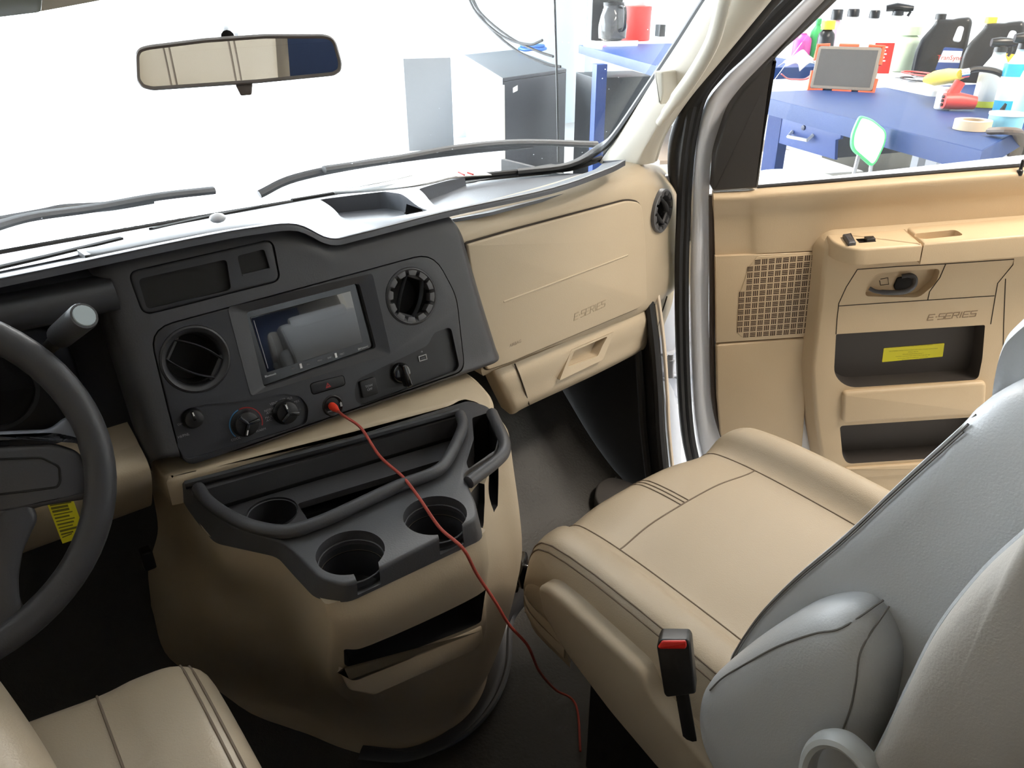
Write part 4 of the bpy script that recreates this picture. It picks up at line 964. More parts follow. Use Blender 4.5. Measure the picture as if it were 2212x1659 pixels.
# upper trim panel
cols = [(1541, 412), (1610, 409), (1640, 405), (1760, 396), (1900, 384), (2060, 371), (2212, 359), (2420, 342)]
bot = [(1545, 551), (1610, 549), (1650, 547), (1770, 541), (1900, 534), (2060, 524), (2212, 515), (2420, 502)]
G = []
for k, h in ((0, -.02), (.02, -.004), (.08, .010), (.16, .014), (.30, .008), (.42, .0), (.6, -.002), (1.0, -.002)):
    G.append([D(a[0]+(b[0]-a[0])*k, a[1]+(b[1]-a[1])*k, h-(.006 if (i < 2 and k > .2) else 0)) for i, (a, b) in enumerate(zip(cols, bot))])
mb = MB(); mb.patch(G, 5, 5, 0, DF.n*-.018); ob('upper_trim', mb, DB, PD, label='beige upper trim with rolled sill')
# speaker panel with basket weave slots
mb = MB(); mb.prism(DF, DF.pl([(1545, 554), (1660, 549), (1772, 544), (1766, 560), (1752, 727), (1547, 741)]), -.012, .0, .002); sp = ob('speaker_panel', mb, DB, PD)
gp = DF.pl([(1636, 554), (1768, 548), (1757, 640), (1746, 717), (1602, 728), (1591, 716), (1596, 640), (1618, 575)])
mb = MB(); mb.prism(DF, rnd(gp, .006), -.002, .0012, .001); gr = ob('speaker_grille', mb, [DB, SEAM], PD, label='basket weave speaker grille')
def inside(p, P):
    c = False; n = len(P)
    for i in range(n):
        a, b = P[i], P[(i+1) % n]
        if (a[1] > p[1]) != (b[1] > p[1]) and p[0] < (b[0]-a[0])*(p[1]-a[1])/(b[1]-a[1])+a[0]: c = not c
    return c
mb = MB(); cs_ = .0152; gi = inset(gp, .003)
for i in range(-2, 18):
    for j in range(-18, 8):
        cx, cy = .045+i*cs_, j*cs_
        if not inside((cx, cy), gi): continue
        for k in (-1, 0, 1):
            l, w, o_ = cs_*.41, cs_*.085, k*cs_*.27
            q = [(cx-l, cy+o_-w), (cx+l, cy+o_-w), (cx+l, cy+o_+w), (cx-l, cy+o_+w)] if (i+j) % 2 else [(cx+o_-w, cy-l), (cx+o_+w, cy-l), (cx+o_+w, cy+l), (cx+o_-w, cy+l)]
            mb.prism(DF, q, .0006, .0015)
tag(ob('grille_slots', mb, mat('slot_shadow', (.07, .04, .025), .9), gr), kind='stuff')
# lower panel
mb = MB(); mb.prism(DF, rnd(DF.pl([(1547, 745), (1752, 731), (1746, 800), (1738, 900), (1730, 1010), (1690, 1010), (1580, 992), (1556, 940), (1549, 860)]), .01), -.014, .0, .004); ob('lower_trim', mb, DB, PD)
# raised centre unit with pockets
U = DF.pl([(1778, 540), (1800, 520), (2420, 474), (2420, 1068), (1850, 1086), (1782, 1052), (1760, 920), (1750, 800), (1768, 640)], .03)
U2 = inset(U, -.012)
mb = MB(); L = [[DF.w(u, v, -.03) for u, v in rnd(U2, .02)], [DF.w(u, v, .004) for u, v in rnd(U2, .02)]]
r0 = rnd(U, .02)
for i in range(5):
    a = PI/2*i/4; L.append([DF.w(u, v, .02+.014*math.sin(a)) for u, v in inset(r0, .012*(1-math.cos(a)))])
mb.loops(L); cu_ = ob('centre_unit', mb, [DB, mat('pocket_lining', (.055, .046, .040), .6), SEAM], PD, label='raised beige door centre unit with two map pockets')
HU = .034
pkA = rnd(DF.pl([(1806, 722), (2128, 702), (2122, 775), (2113, 820), (1832, 838), (1801, 812)], HU), [.004, .004, .01, .014, .03, .03])
pkB = rnd(DF.pl([(1814, 920), (2120, 900), (2112, 984), (1830, 1002), (1820, 985)], HU), [.01, .01, .012, .02, .012])
hb = rnd(DF.pl([(1893, 590), (2032, 580), (2022, 612), (1985, 643), (1868, 640), (1872, 622)], HU), .012)
cut(cu_, [MB().prism(DF, pkA, -.012, .2, 0, 1), MB().prism(DF, pkB, -.018, .2, 0, 1), MB().prism(DF, hb, .012, .2, 0, 0)])
mb = MB(); mb.prism(DF, rnd(DF.pl([(1820, 846), (2130, 823), (2126, 893), (1818, 912)], .04), .013), .02, .046, .008); ob('pocket_lip', mb, DB, PD)
mb = MB(); mb.prism(DF, rnd(DF.pl([(1826, 1012), (2130, 992), (2130, 1012), (1834, 1034)], .04), .006), .02, .042, .004); ob('pocket_lip', mb, DB, PD)
# trim seams on the centre unit
mb = MB()
for q in ([(1812, 661), (1900, 655), (2010, 648), (2148, 639)], [(1852, 582), (1828, 620), (1812, 655), (1808, 690), (1806, 722)], [(2043, 570), (2030, 600), (2008, 630), (2004, 648)], [(1852, 582), (1950, 575), (2043, 570), (2190, 560), (2188, 572), (2155, 612), (2150, 640), (2140, 700)], [(2172, 602), (2168, 700), (2166, 820)]):
    mb.tube([D(x, y, HU) for x, y in q], .0011, 6)
ob('trim_gap', mb, SEAM, PD)
mb = MB(); strokes(mb, DF, DF.px(2003, 692, HU), 'E-SERIES', .0120, .0135, (HU-.002, HU+.0008), 0, rot=rad(1)); ob('embossed_lettering', mb, mat('door_emboss', (.30, .21, .13), .5), PD)
# inside handle
mb = MB(); mb.tube(spl([D(x, y, h) for x, y, h in ((1878, 623, .036), (1895, 630, .042), (1930, 632, .045), (1958, 629, .042), (1974, 617, .034), (1976, 602, .026), (1966, 595, .022), (1948, 597, .018))], 6), [.0045]*8+[.0058]*30+[.005]*5, 10, 0, flat=1.0); hd = ob('door_handle', mb, mat('handle_grey', (.055, .055, .06), .35), PD, label='dark grey curved pull handle')
mb = MB(); mb.prism(DF, rnd(DF.pl([(1938, 600), (1972, 594), (1976, 625), (1934, 627), (1930, 618)], .014), .004), .010, .0165, .002); ob('handle_well', mb, DARKM, hd)
mb = MB(); mb.tube([D(x, y, .0125) for x, y in ((1902, 603), (1918, 600), (1920, 614), (1902, 616), (1900, 606))], .0009, 6); ob('lock_cover_gap', mb, SEAM, hd)
# armrest
AF = Fr(DF.p, e1, DF.n, uu)
def vof(x, y): return DF.px(x, y, 0)[1]
u0 = DF.px(1776, 530)[0]; vt = DF.px(1850, 511, .030)[1]; us = DF.px(1965, 500, .03)[0]
mb = MB(); mb.prism(AF, rnd([(u0+.004, -.01), (u0+.004, .055), (u0+.035, .095), (us, .098), (us, -.01)], [.004, .03, .03, .002, .002]), vt-.036, vt, .006)
a1 = ob('switch_plate', mb, [DB, SEAM, DARKM], PD)
mb = MB(); mb.prism(AF, [(us+.002, -.01), (us+.002, .098), (.77, .098), (.77, -.01)], vt-.044, vt+.002, .006)
a2 = ob('armrest', mb, [DB, SEAM], PD, label='beige armrest with a small finger pocket')
TPF = Fr(AF.w(0, 0, vt), e1, DF.n, uu)
cut(a2, [MB().prism(TPF, rnd(TPF.pl([(1972, 507), (2064, 498), (2082, 510), (1992, 519)]), .01), -.02, .03, 0, 0)])
cut(a1, [MB().prism(TPF, rnd(TPF.pl([(1848, 516), (1888, 514), (1893, 522), (1856, 525)]), .002), -.006, .03, 0, 1)])
mb = MB(); mb.prism(TPF, rnd(TPF.pl([(1819, 513), (1838, 510), (1849, 530), (1832, 532)]), .002), -.002, .008, .003); ob('lock_switch', mb, GREY, a1)
mb = MB(); mb.prism(TPF, rnd(TPF.pl([(1866, 516), (1886, 515), (1891, 521), (1872, 523)]), .001), -.005, .006, .001); ob('window_switch', mb, BLACK, a1)
mb = MB(); mb.lathe(Fr(D(2204, 368, .008), (1, 0, 0), (0, 1, 0)), (0, 0), [(.006, -.01), (.006, .0), (.0035, .002), (.0035, .02), (.001, .022)], 16); ob('lock_pin', mb, BLACK, PD)
# yellow label in the upper pocket
HL = -.0119
lq = DF.pl([(1909, 752), (2040, 741), (2036, 770), (1905, 782)], HL)
mb = MB(); mb.prism(DF, rnd(lq, .002), HL, HL+.0008); lbq = ob('warning_label', mb, YELLOW, PD, label='yellow weight warning label')
mb = MB(); c0, c1_, = DF.px(1973, 747, HL), DF.px(1971, 776, HL)
txt = ['MOTOR HOME OCCUPANT AND CARGO CARRYING CAPACITY', 'VIN 1FDXE4FS0HDC00000', 'THE COMBINED WEIGHT OF OCCUPANTS AND CARGO SHOULD NEVER EXCEED', '920 kg or 2027 lbs', 'Safety belt equipped seating capacity: 6', 'CAUTION: A full load of water equals 170 kg of cargo @ 1 kg/L', 'and the tongue weight of a towed trailer counts as cargo', 'Recreational vehicle overall length 32 ft']
txt[1] = ''
for i, t in enumerate(txt):
    k = i/(len(txt)-1); 
    if t: mb.text(DF, c0[0]+(c1_[0]-c0[0])*k, c0[1]+(c1_[1]-c0[1])*k, t, .0030, HL+.0008, .0002, rot=rad(-.5))
ob('label_print', mb, mat('label_ink', (.25, .2, .02), .6), lbq)

# ---- body around the doorway: kick panel, hinge pillar, sill line
KF = Fr((.885, 1.2, .3), (0, 1, 0), (0, 0, 1), (-1, 0, 0))
ke = KF.pl([(1388, 560), (1405, 640), (1418, 740), (1426, 850), (1430, 930), (1440, 1030), (1452, 1120)])
mb = MB(); mb.prism(KF, ke+[(-.4, -.32), (.45, -.32), (.45, .45), (ke[0][0], .45)], -.012, 0)
struct('trim_3', mb, RUBBER)
mb = MB(); mb.tube(spl([KF.w(u, v, -.002)+V((.012, -.01, 0)) for u, v in ke], 4), .0045, 8)
struct('trim_4', mb, mat('cream_sill_edge', (.78, .66, .52), .5))
mb = MB(); mb.tube(spl([KF.w(u, v, .008) for u, v in ke], 4), .012, 8); mb.tube(spl([KF.w(u, v, .012)+V((0, .05, 0)) for u, v in ke], 4), .010, 8)
struct('trim_5', mb, RUBBER)
sl_ = [at(x, y, x=xx) for x, y, xx in [(1712, -60, .90), (1668, -8, .90), (1592, 88, .90), (1535, 160, .91), (1494, 222, .92), (1468, 280, .94), (1458, 340, .97), (1462, 420, 1.0), (1468, 520, 1.0)]]
mb = MB(); mb.tube(spl(sl_, 5), .017, 10); mb.tube(spl([q+V((.03, .02, 0)) for q in sl_], 5), .014, 8); struct('trim_7', mb, RUBBER)
HP = Fr(at(1450, 700, x=1.03), (1, 0, 0), (0, 0, 1), (0, -1, 0))
mb = MB(); mb.prism(HP, HP.pl([(1400, 380), (1460, 380), (1485, 520), (1482, 760), (1490, 860), (1478, 880), (1450, 842), (1424, 800), (1410, 600)]), -.03, 0, .003)
mb.prism(HP, HP.pl([(1424, 790), (1452, 842), (1468, 900), (1470, 1020), (1448, 1030), (1440, 930)]), -.02, .006, .003)
struct('trim_6', mb, WHITEP)
mb = MB()
mb.tube([HP.w(*HP.px(1436, 758), .02), HP.w(*HP.px(1436, 808), .02)], .0085, 14)
mb.tube([HP.w(*HP.px(1436, 770), .02), HP.w(*HP.px(1436, 776), .02)], .0105, 14)
hg = ob('door_hinge', mb, WHITEP, label='white painted lower door hinge with pin and bracket bolts', cat='hinge')
for q in ([(1424, 764), (1450, 755), (1466, 738)], [(1424, 816), (1448, 806), (1468, 812)]):
    mb = MB(); mb.tube([HP.w(*HP.px(x, y), .012) for x, y in q], .007, 8, 0, flat=.6); ob('hinge_arm', mb, WHITEP, hg)
for x, y in ((1464, 745), (1460, 812)):
    mb = MB(); mb.tube([HP.w(*HP.px(x, y), .0), HP.w(*HP.px(x, y), .014)], .007, 6); ob('bolt', mb, WHITEP, hg)
# check strap clip of the upper hinge
mb = MB()
for y in (316, 330, 345): mb.box(HP.w(*HP.px(1462, y), .01), (.03, .03, .003))
ob('wiring_gaiter', mb, BLACK, label='small black ribbed gaiter between body and open door', cat='gaiter')
# floor access cover in the passenger footwell
FM = [(1283, 1070), (1290, 1042), (1318, 1028), (1350, 1035), (1400, 1058), (1360, 1110), (1295, 1095)]
mb = MB(); mb.prism(XY, rnd([tuple(at(x, y, z=.04).xy) for x, y in FM], .02), .0, .04, .006); ob('footwell_cover', mb, mat('cover_vinyl', (.075, .07, .066), .55, var=.3, vscale=20), label='grey rounded cover plate on the passenger footwell floor', cat='floor cover')

# ================================================================== OUTSIDE: hood, wipers, garage
GZ = -.25
mb = MB(); mb.prism(XY, [(-30, -8), (12, -8), (12, 30), (-30, 30)], GZ-.1, GZ); struct('floor', mb, mat('concrete_floor', (.55, .55, .54), .5, var=.1, bump=.3, scale=20))
# hood
mb = MB(); G = []
for t, y, z in ((0, 1.52, .745), (.1, 1.62, .735), (.3, 1.9, .70), (.7, 2.2, .63), (1, 2.4, .50), (1.1, 2.46, .25)):
    G.append([V((x, y-.12*(x/.8)**2, z-.05*(x/.8)**2)) for x in (-.84, -.5, 0, .5, .84)])
mb.patch(G, 4, 4, 0, (0, 0, -.02)); ob('hood', mb, WHITEP, label='white van hood beyond the windshield', cat='car hood')
mb = MB(); G = []
for dy, z in ((-.02, .748), (.03, .752), (.10, .748), (.14, .742)):
    G.append([V((x, 1.475+dy-.13*(x/.8)**2, z)) for x in (-.9, -.5, 0, .5, .9)])
mb.patch(G, 4, 3, 0, (0, 0, -.01)); cw = ob('cowl_grille', mb, BLACK, label='black cowl grille strip at the base of the windshield', cat='cowl')
mb = MB()
for i in range(60):
    x = -.6+i*.02
    mb.box((x, 1.54-.13*(x/.8)**2, .754), (.006, .05, .004))
tag(ob('cowl_slots', mb, mat('cowl_grey', (.2, .2, .21), .5), cw), kind='stuff')
def wiper(pts, arm, lab):
    P = [at(x, y, y=d) for x, y, d in pts]
    w = empty('wiper', P[-1], lab, 'wiper', None)
    mb = MB(); mb.tube(spl(P, 6), .013, 8, 0, flat=.6); ob('wiper_blade', mb, RUBBER, w)
    mb = MB(); mb.tube(spl([at(x, y, y=d) for x, y, d in arm], 6), .009, 8); ob('wiper_arm', mb, BLACK, w)
wiper([(-60, 505, 1.40), (60, 470, 1.46), (200, 450, 1.49), (340, 425, 1.50), (462, 411, 1.50)], [(-40, 486, 1.44), (90, 462, 1.49), (140, 452, 1.50), (230, 446, 1.51), (330, 430, 1.51)], 'wiper at the left, in front of the steering wheel side')
wiper([(700, 366, 1.51), (850, 344, 1.50), (985, 320, 1.49), (1120, 308, 1.45), (1290, 312, 1.37)], [(560, 420, 1.54), (640, 384, 1.54), (800, 352, 1.52), (1000, 326, 1.50), (1150, 312, 1.46)], 'wiper at the right, in front of the mini fridge and workbench')

# garage walls around the right hand bay
WALL = mat('white_garage_wall', (.74, .77, .78), .7)
mb = MB(); wd = V((.427, .904)).normalized(); w0 = V((2.97, .172))
def wall(a, b, z0, z1, t=.1):
    d = (V(b)-V(a)).normalized(); n = V((-d.y, d.x))*-t
    return [(a[0], a[1]), (b[0], b[1]), (b[0]+n.x, b[1]+n.y), (a[0]+n.x, a[1]+n.y)]
A = w0-wd*4.5; Bq = w0+wd*7.5
mb.prism(XY, wall(tuple(A), tuple(Bq), 0, 0), GZ, 3.2); struct('wall_right', mb, WALL)
FW = [(3.1, 6.2), (Bq.x+.3, 6.2)]
mb = MB(); mb.prism(XY, [(4.35, 7.0), (Bq.x+.9, 7.0), (Bq.x+.9, 7.15), (4.35, 7.15)], GZ, 3.2); struct('wall_front', mb, mat('blue_white_wall', (.62, .72, .78), .7))
mb = MB(); mb.prism(XY, [(-6, -4.5), (9, -4.5), (9, 7.15), (-6, 7.15)], 3.2, 3.3); struct('ceiling', mb, mat('garage_ceiling', (.6, .6, .6), .8))
mb = MB(); mb.box((-6, 1.3, 1.4), (.1, 11.6, 3.6)); struct('wall_left', mb, WALL)
mb = MB(); mb.box((1.5, -4.5, 1.4), (15, .1, 3.6)); struct('wall_back', mb, WALL)
mb = MB(); mb.box((-.85, 7.08, 2.95), (10.3, .12, .6)); struct('wall_front', mb, WALL)
def PB(px, off, z=None):
    z = BT if z is None else z
    d_ = V((.427, .904, 0)); n_ = V((.904, -.427, 0)); o = V((1.69, .78, z))+n_*off; lo, hi_ = -1.5, 3.0
    def prx(s_):
        q = o+d_*s_-CAM; cx = AX.x*q.x+AY.x*q.y+AZ.x*q.z; cz = AX.z*q.x+AY.z*q.y+AZ.z*q.z; return 1106+FOC*cx/cz
    for _ in range(40):
        m_ = (lo+hi_)/2
        if prx(m_) > px: lo = m_
        else: hi_ = m_
    return o+d_*lo
def HT(P, ty):
    lo, hi_ = 0.0, 1.0
    for _ in range(30):
        m_ = (lo+hi_)/2; q = P+V((0, 0, m_))-CAM; cy = AX.y*q.x+AY.y*q.y+AZ.y*q.z; cz = AX.z*q.x+AY.z*q.y+AZ.z*q.z
        if 829.5+FOC*cy/cz > ty: lo = m_
        else: hi_ = m_
    return lo
BT = .80
def T(x, y, dz=0): return at(x, y, z=BT+dz)
BLUE = mat('blue_bench_paint', (.010, .042, .17), .5, var=.15, spec=.3)
BLUE2 = mat('blue_steel_paint', (.02, .06, .25), .4)
def workbench(c4, lab, legs):
    p = [V(q).xy for q in c4]; ce = sum((V((q.x, q.y, 0)) for q in p), V((0, 0, 0)))/4; ce.z = GZ
    w = empty('workbench', ce, lab, 'workbench')
    mb = MB(); mb.prism(XY, [tuple(q) for q in p], BT-.055, BT, .004); ob('bench_top', mb, BLUE, w)
    for x, y in legs:
        mb = MB(); mb.prism(XY, [(x-.03, y-.03), (x+.03, y-.03), (x+.03, y+.03), (x-.03, y+.03)], GZ, BT-.055); ob('leg', mb, BLUE2, w)
    return w
fA, fB, fC = T(1640, 207), T(2122, 325), T(2400, 170)
fA = fB+(fA-fB)*1.1
bk1 = w0-wd*.55; 
c4 = [fB, fA, V((fA.x, fA.y, 0))+V((1.20, -.566, 0)), V((3.30, 1.06, 0))]
WB1 = workbench(c4, 'blue painted workbench outside the passenger window, covered in bottles and tools', [(fA.x+.1, fA.y-.1)])
tl_, tr_ = T(1250, 97), T(1452, 151)
tq = tr_
WB2 = workbench([tl_, tq, tq+V((.75, -.40, 0)), tl_+V((.75, -.40, 0))], 'blue metal table carrying the coffee maker and red canister', [])
q = at(1296, 140, z=BT-.06); 
mb = MB(); mb.prism(XY, [(q.x-.045, q.y-.02), (q.x+.02, q.y-.045), (q.x+.045, q.y+.02), (q.x-.02, q.y+.045)], GZ, BT-.055); ob('leg', mb, BLUE2, WB2)
mb = MB(); mb.prism(XY, [tuple((tl_.lerp(tq, .45)+V((.05, -.02, 0))).xy), tuple((tq+V((0, .03, 0))).xy), tuple((tq+V((.7, -.36, 0))).xy), tuple((tl_.lerp(tq, .45)+V((.7, -.36, 0))).xy)], .34, .36); ob('lower_shelf', mb, mat('brown_shelf', (.35, .28, .22), .6), WB2)

# generic lathe bottle
def prof_obj(name, base, prof, m, parent, n=24, sc=(1, 1), rot=0):
    F = Fr(base, (math.cos(rot), math.sin(rot), 0), (-math.sin(rot), math.cos(rot), 0), (0, 0, 1))
    mb = MB(); mb.loops([[F.w(r*sc[0]*math.cos(2*PI*j/n), r*sc[1]*math.sin(2*PI*j/n), h) for j in range(n)] for r, h in prof])
    return ob(name, mb, m, parent)
MC_ = {}
def cm(nm, col, rough=.4, **k):
    if nm not in MC_: MC_[nm] = mat(nm, col, rough, **k)
    return MC_[nm]
def bottle(name, px, off, r, ty, body, cap, lab, cat, label_col=None, kind='screw', sc=(1, 1), rot=.5):
    b = PB(px, off); h = HT(b, ty)/1.0; e = empty(name, b, lab, cat, None)
    prof_obj('bottle_body', b, [(r*.9, .001), (r, .006), (r, h*.62), (r*.92, h*.70), (r*.55, h*.79), (r*.38, h*.84), (r*.36, h*.88)], body, e, sc=sc, rot=rot)
    if label_col is not None: prof_obj('label', b+V((0, 0, h*.12)), [(r*1.01, 0), (r*1.015, .002), (r*1.015, h*.42), (r*1.01, h*.422)], label_col, e, sc=sc, rot=rot)
    if kind == 'screw': prof_obj('cap', b+V((0, 0, h*.86)), [(r*.46, 0), (r*.46, h*.11), (r*.40, h*.14)], cap, e)
    elif kind == 'wide': prof_obj('cap', b+V((0, 0, h*.80)), [(r*.8, 0), (r*.8, h*.18), (r*.72, h*.2)], cap, e)
    elif kind == 'spray':
        prof_obj('collar', b+V((0, 0, h*.86)), [(r*.48, 0), (r*.45, h*.07), (r*.3, h*.09)], cap, e)
        d = V((math.cos(rot), math.sin(rot), 0)); t = b+V((0, 0, h*.97))
        mb = MB(); mb.tube([t-d*r*1.0, t-d*r*.2+V((0, 0, .006)), t+d*r*.7, t+d*r*1.15], [r*.26, r*.34, r*.30, r*.20], 10); mb.tube([t+V((0, 0, -h*.06)), t], r*.28, 10)
        ob('spray_head', mb, cap, e)
        mb = MB(); mb.tube([t+d*r*.75, t+d*r*.95-V((0, 0, h*.06)), t+d*r*.80-V((0, 0, h*.12))], r*.12, 8); ob('trigger', mb, cap, e)
    return e
WH = cm('white_bottle_plastic', (.85, .86, .86)); BK_ = cm('black_bottle_plastic', (.008, .008, .009), .3); YE = cm('yellow_plastic', (.85, .62, .05)); RE = cm('red_plastic', (.70, .05, .04)); OR = cm('orange_red_case', (.85, .13, .05), .5)
bottle('pink_bottle', 1727, 1.03, .048, 62, cm('pink_plastic', (.75, .10, .45)), WH, 'pink bottle beside the green bottle at the back of the workbench', 'bottle')
bottle('green_bottle', 1755, 1.1, .034, 40, cm('green_plastic', (.05, .45, .12)), cm('green_plastic', (.05, .45, .12)), 'slim green bottle behind the yellow capped black bottle', 'bottle')
bottle('black_bottle', 1775, 1.0, .042, 44, BK_, YE, 'small black bottle with a yellow cap, left of the white bottles', 'bottle', kind='wide')
bottle('spray_can', 1791, 1.15, .036, 20, cm('pink_label', (.80, .45, .55)), BK_, 'pale pink aerosol can with a black cap', 'aerosol can', kind='wide')
bottle('white_bottle', 1824, 1.15, .064, 19, WH, BK_, 'tall white bottle with a black screw cap behind the tablet', 'bottle')
bottle('white_bottle', 1868, 1.15, .054, 22, WH, BK_, 'white bottle with a black cap just left of the black trigger sprayer', 'bottle', kind='screw')
bottle('spray_bottle', 1915, 1.15, .055, 14, WH, BK_, 'white spray bottle with a large black trigger head', 'spray bottle', kind='spray', label_col=cm('red_orange_label', (.8, .2, .1)), rot=-1.0)
bottle('jug', 1947, 1.12, .062, 55, cm('pale_green_plastic', (.62, .72, .55)), cm('pale_green_plastic', (.62, .72, .55)), 'pale green translucent tub behind the red and white box', 'jug', kind='wide')
# red and white box
b = T(1893, 163); e = empty('carton', b, 'white carton with a red front panel standing right of the tablet', 'carton')
Rz = Matrix.Rotation(rad(-28+90), 3, 'Z'); Rz = Matrix.Rotation(rad(-50), 3, 'Z')
mb = MB(); mb.box(b+V((.02, 0, .085)), (.10, .05, .17), rot=Rz, bev=.002); ob('box', mb, WH, e)
FB_ = Fr(b+V((.02, 0, .085))+Rz @ V((0, -.0255, 0)), Rz @ V((1, 0, 0)), (0, 0, 1), Rz @ V((0, -1, 0)))
mb = MB(); mb.prism(FB_, [(-.045, -.075), (.035, -.075), (.035, .05), (-.045, .05)], 0, .001); ob('red_panel', mb, RE, e)
mb = MB()
for i in range(5): mb.prism(FB_, [(-.03, .03-i*.014), (.01-.006*(i % 2), .03-i*.014), (.01-.006*(i % 2), .036-i*.014), (-.03, .036-i*.014)], .001, .0015)
ob('print', mb, WH, e)
# oil jugs
def jug(px, off, ty, lab, lc, txt=None, yaw=-.5, w=.100, d=.075, tc=None):
    b = PB(px, off); h = HT(b, ty)*.98; yaw = math.atan2(-(b-CAM).x, (b-CAM).y); e = empty('oil_jug', b, lab, 'oil jug')
    F = Fr(b, (math.cos(yaw), math.sin(yaw), 0), (0, 0, 1)); F.n = V((math.sin(yaw), -math.cos(yaw), 0))
    o = [(-w, 0), (w, 0), (w, h*.45), (w*.98, h*.62), (w*.95, h*.95), (w*.80, h*1.02), (w*.35, h*1.0), (w*.22, h*.98), (-w*.15, h*.98), (-w*.45, h*.97), (-w*.5, h*.88), (-w*.9, h*.62), (-w, h*.45)]
    mb = MB(); mb.prism(F, rnd(o, .015), -d/2, d/2, .016); j = ob('jug_body', mb, BK_, e)
    cut(j, [MB().prism(F, rnd([(w*.35, h*.62), (w*.68, h*.60), (w*.70, h*.86), (w*.45, h*.88)], .012), -.2, .2)])
    prof_obj('cap', F.w(-w*.30, h*.97, 0), [(.022, 0), (.022, .022), (.018, .024)], BK_ if txt else YE, e)
    mb = MB(); mb.prism(F, rnd([(-w*.05, h*.12), (w*.85, h*.12), (w*.85, h*.50), (w*.1, h*.52)], .008), d/2-.002, d/2+.001); ob('label', mb, lc, e)
    if txt:
        mb = MB(); mb.prism(F, [(-w*.0, h*.26), (w*.84, h*.26), (w*.84, h*.46), (w*.1, h*.46)], d/2, d/2+.0016); ob('white_band', mb, WH, e)
        mb = MB(); mb.text(F, w*.42, h*.34, txt, .026, d/2+.0018); ob('lettering', mb, RE, e)
    return e
jug(2019, 1.12, 36, 'black oil jug with blue and white label standing mid workbench', cm('navy_label', (.03, .08, .30)), 'TranSynd')
jug(2124, 1.12, 44, 'black oil jug with yellow orange label behind the clear spray bottle', cm('orange_label', (.90, .55, .05)), None)
# tablet in red case
b0, b1 = T(1748, 193), T(1884, 200); up_ = V((.09, -.05, .17))
TF = Fr((b0+b1)/2, b1-b0, V((.10, .02, .30)), (-1, -1, 0)); wq = (b1-b0).length/2
if TF.n.dot(CAM-TF.p) < 0: TF.n = -TF.n
TB = empty('tablet', TF.p, 'tablet in a red protective case standing on the workbench', 'tablet')
mb = MB(); mb.prism(TF, rnd([(-wq, .004), (wq, .004), (wq, .162), (-wq, .162)], .014), -.014, .004, .004); ob('case', mb, cm('case_grey', (.28, .24, .20)), TB)
mb = MB()
for q in ([(-wq-.003, .07), (-wq-.003, 0), (-wq+.05, 0)], [(-.03, 0), (.04, 0)], [(wq-.05, 0), (wq+.003, 0), (wq+.003, .05)], [(wq+.003, .10), (wq+.003, .165), (wq-.05, .165)], [(-wq+.04, .165), (-wq-.003, .165), (-wq-.003, .11)], [(-.04, .165), (.03, .165)]):
    mb.tube([TF.w(u, v, -.004) for u, v in q], .008, 8)
ob('case_bumpers', mb, OR, TB)
mb = MB(); mb.prism(TF, [(-wq+.012, .016), (wq-.012, .016), (wq-.012, .150), (-wq+.012, .150)], .003, .005); ob('tablet_screen', mb, mat('tablet_glass', (.12, .115, .11), .15), TB)
mb = MB(); mb.tube([TF.w(0, .12, -.014), TF.w(0, .0, -.09)], .01, 6); ob('stand', mb, BK_, TB)
# plastic bag
b = T(1725, 160); e = None
mb = MB()
G = [[b+V(((i-2)*.045+.02*math.sin(j*2.3+i), (j-2)*.03*1, .02+.06*math.exp(-((i-2)**2+(j-2)**2)/3.)+.025*abs(math.sin(i*2.1+j*1.7)))) for i in range(5)] for j in range(5)]
mb.patch(G, 4, 4, 0, (0, 0, -.004)); ob('plastic_bag', mb, mat('clear_bag', (.8, .8, .85), .25, trans=.5), label='crumpled clear plastic bag left of the tablet', cat='plastic bag')
mb = MB(); p0_ = T(1700, 176); mb.tube(spl([p0_+V((-.02, .02, .03)), p0_+V((0, 0, .012)), p0_+V((.03, -.02, .008)), p0_+V((.06, -.05, .01)), p0_+V((.10, -.06, .03))], 6), .012, 8, 0, flat=.25); ob('strap', mb, cm('dark_red_strap', (.30, .03, .04)), label='red and black strap lying left of the tablet', cat='strap')
# white tray with hose clamps, yellow gun, plug
b = T(1975, 196); e = empty('white_tray', b, 'white shallow tray holding metal hose clamps on the workbench', 'tray')
yaw = math.atan2((T(2070, 215)-T(1895, 180)).y, (T(2070, 215)-T(1895, 180)).x); F = Fr(b, (math.cos(yaw), math.sin(yaw), 0), (-math.sin(yaw), math.cos(yaw), 0), (0, 0, 1))
mb = MB(); mb.prism(F, rnd([(-.19, -.05), (.19, -.05), (.19, .07), (-.19, .07)], .03), .0005, .022, .006); ob('tray_body', mb, WH, e)
cl_ = None
for i, (u, v, r, mm) in enumerate([(-.08, .01, .05, METAL), (.0, .0, .055, BK_), (.06, .01, .05, METAL), (-.02, .02, .06, RE)]):
    mb = MB(); mb.tube([F.w(u+r*1.6*math.cos(a), v+r*.7*math.sin(a), .032+i*.009) for a in [2*PI*k/24 for k in range(24)]], .006, 6, 0, True, flat=.5)
    o_ = ob('hose_clamp', mb, mm, label=['steel hose clamp at the left end of the white tray', 'black hose clamp in the middle of the white tray', 'steel hose clamp at the right end of the white tray', 'red band lying on top of the hose clamps'][i], cat='hose clamp')
p1, p2, p3 = T(2000, 172, .05), T(2045, 165, .075), T(2078, 160, .11)
yg = empty('grease_gun', p2, 'yellow nozzle gun with black bent hose lying behind the clamps', 'grease gun')
mb = MB(); mb.tube([p1, p1.lerp(p2, .5), p2, p3], [.012, .026, .026, .015], 12); ob('gun_body', mb, YE, yg)
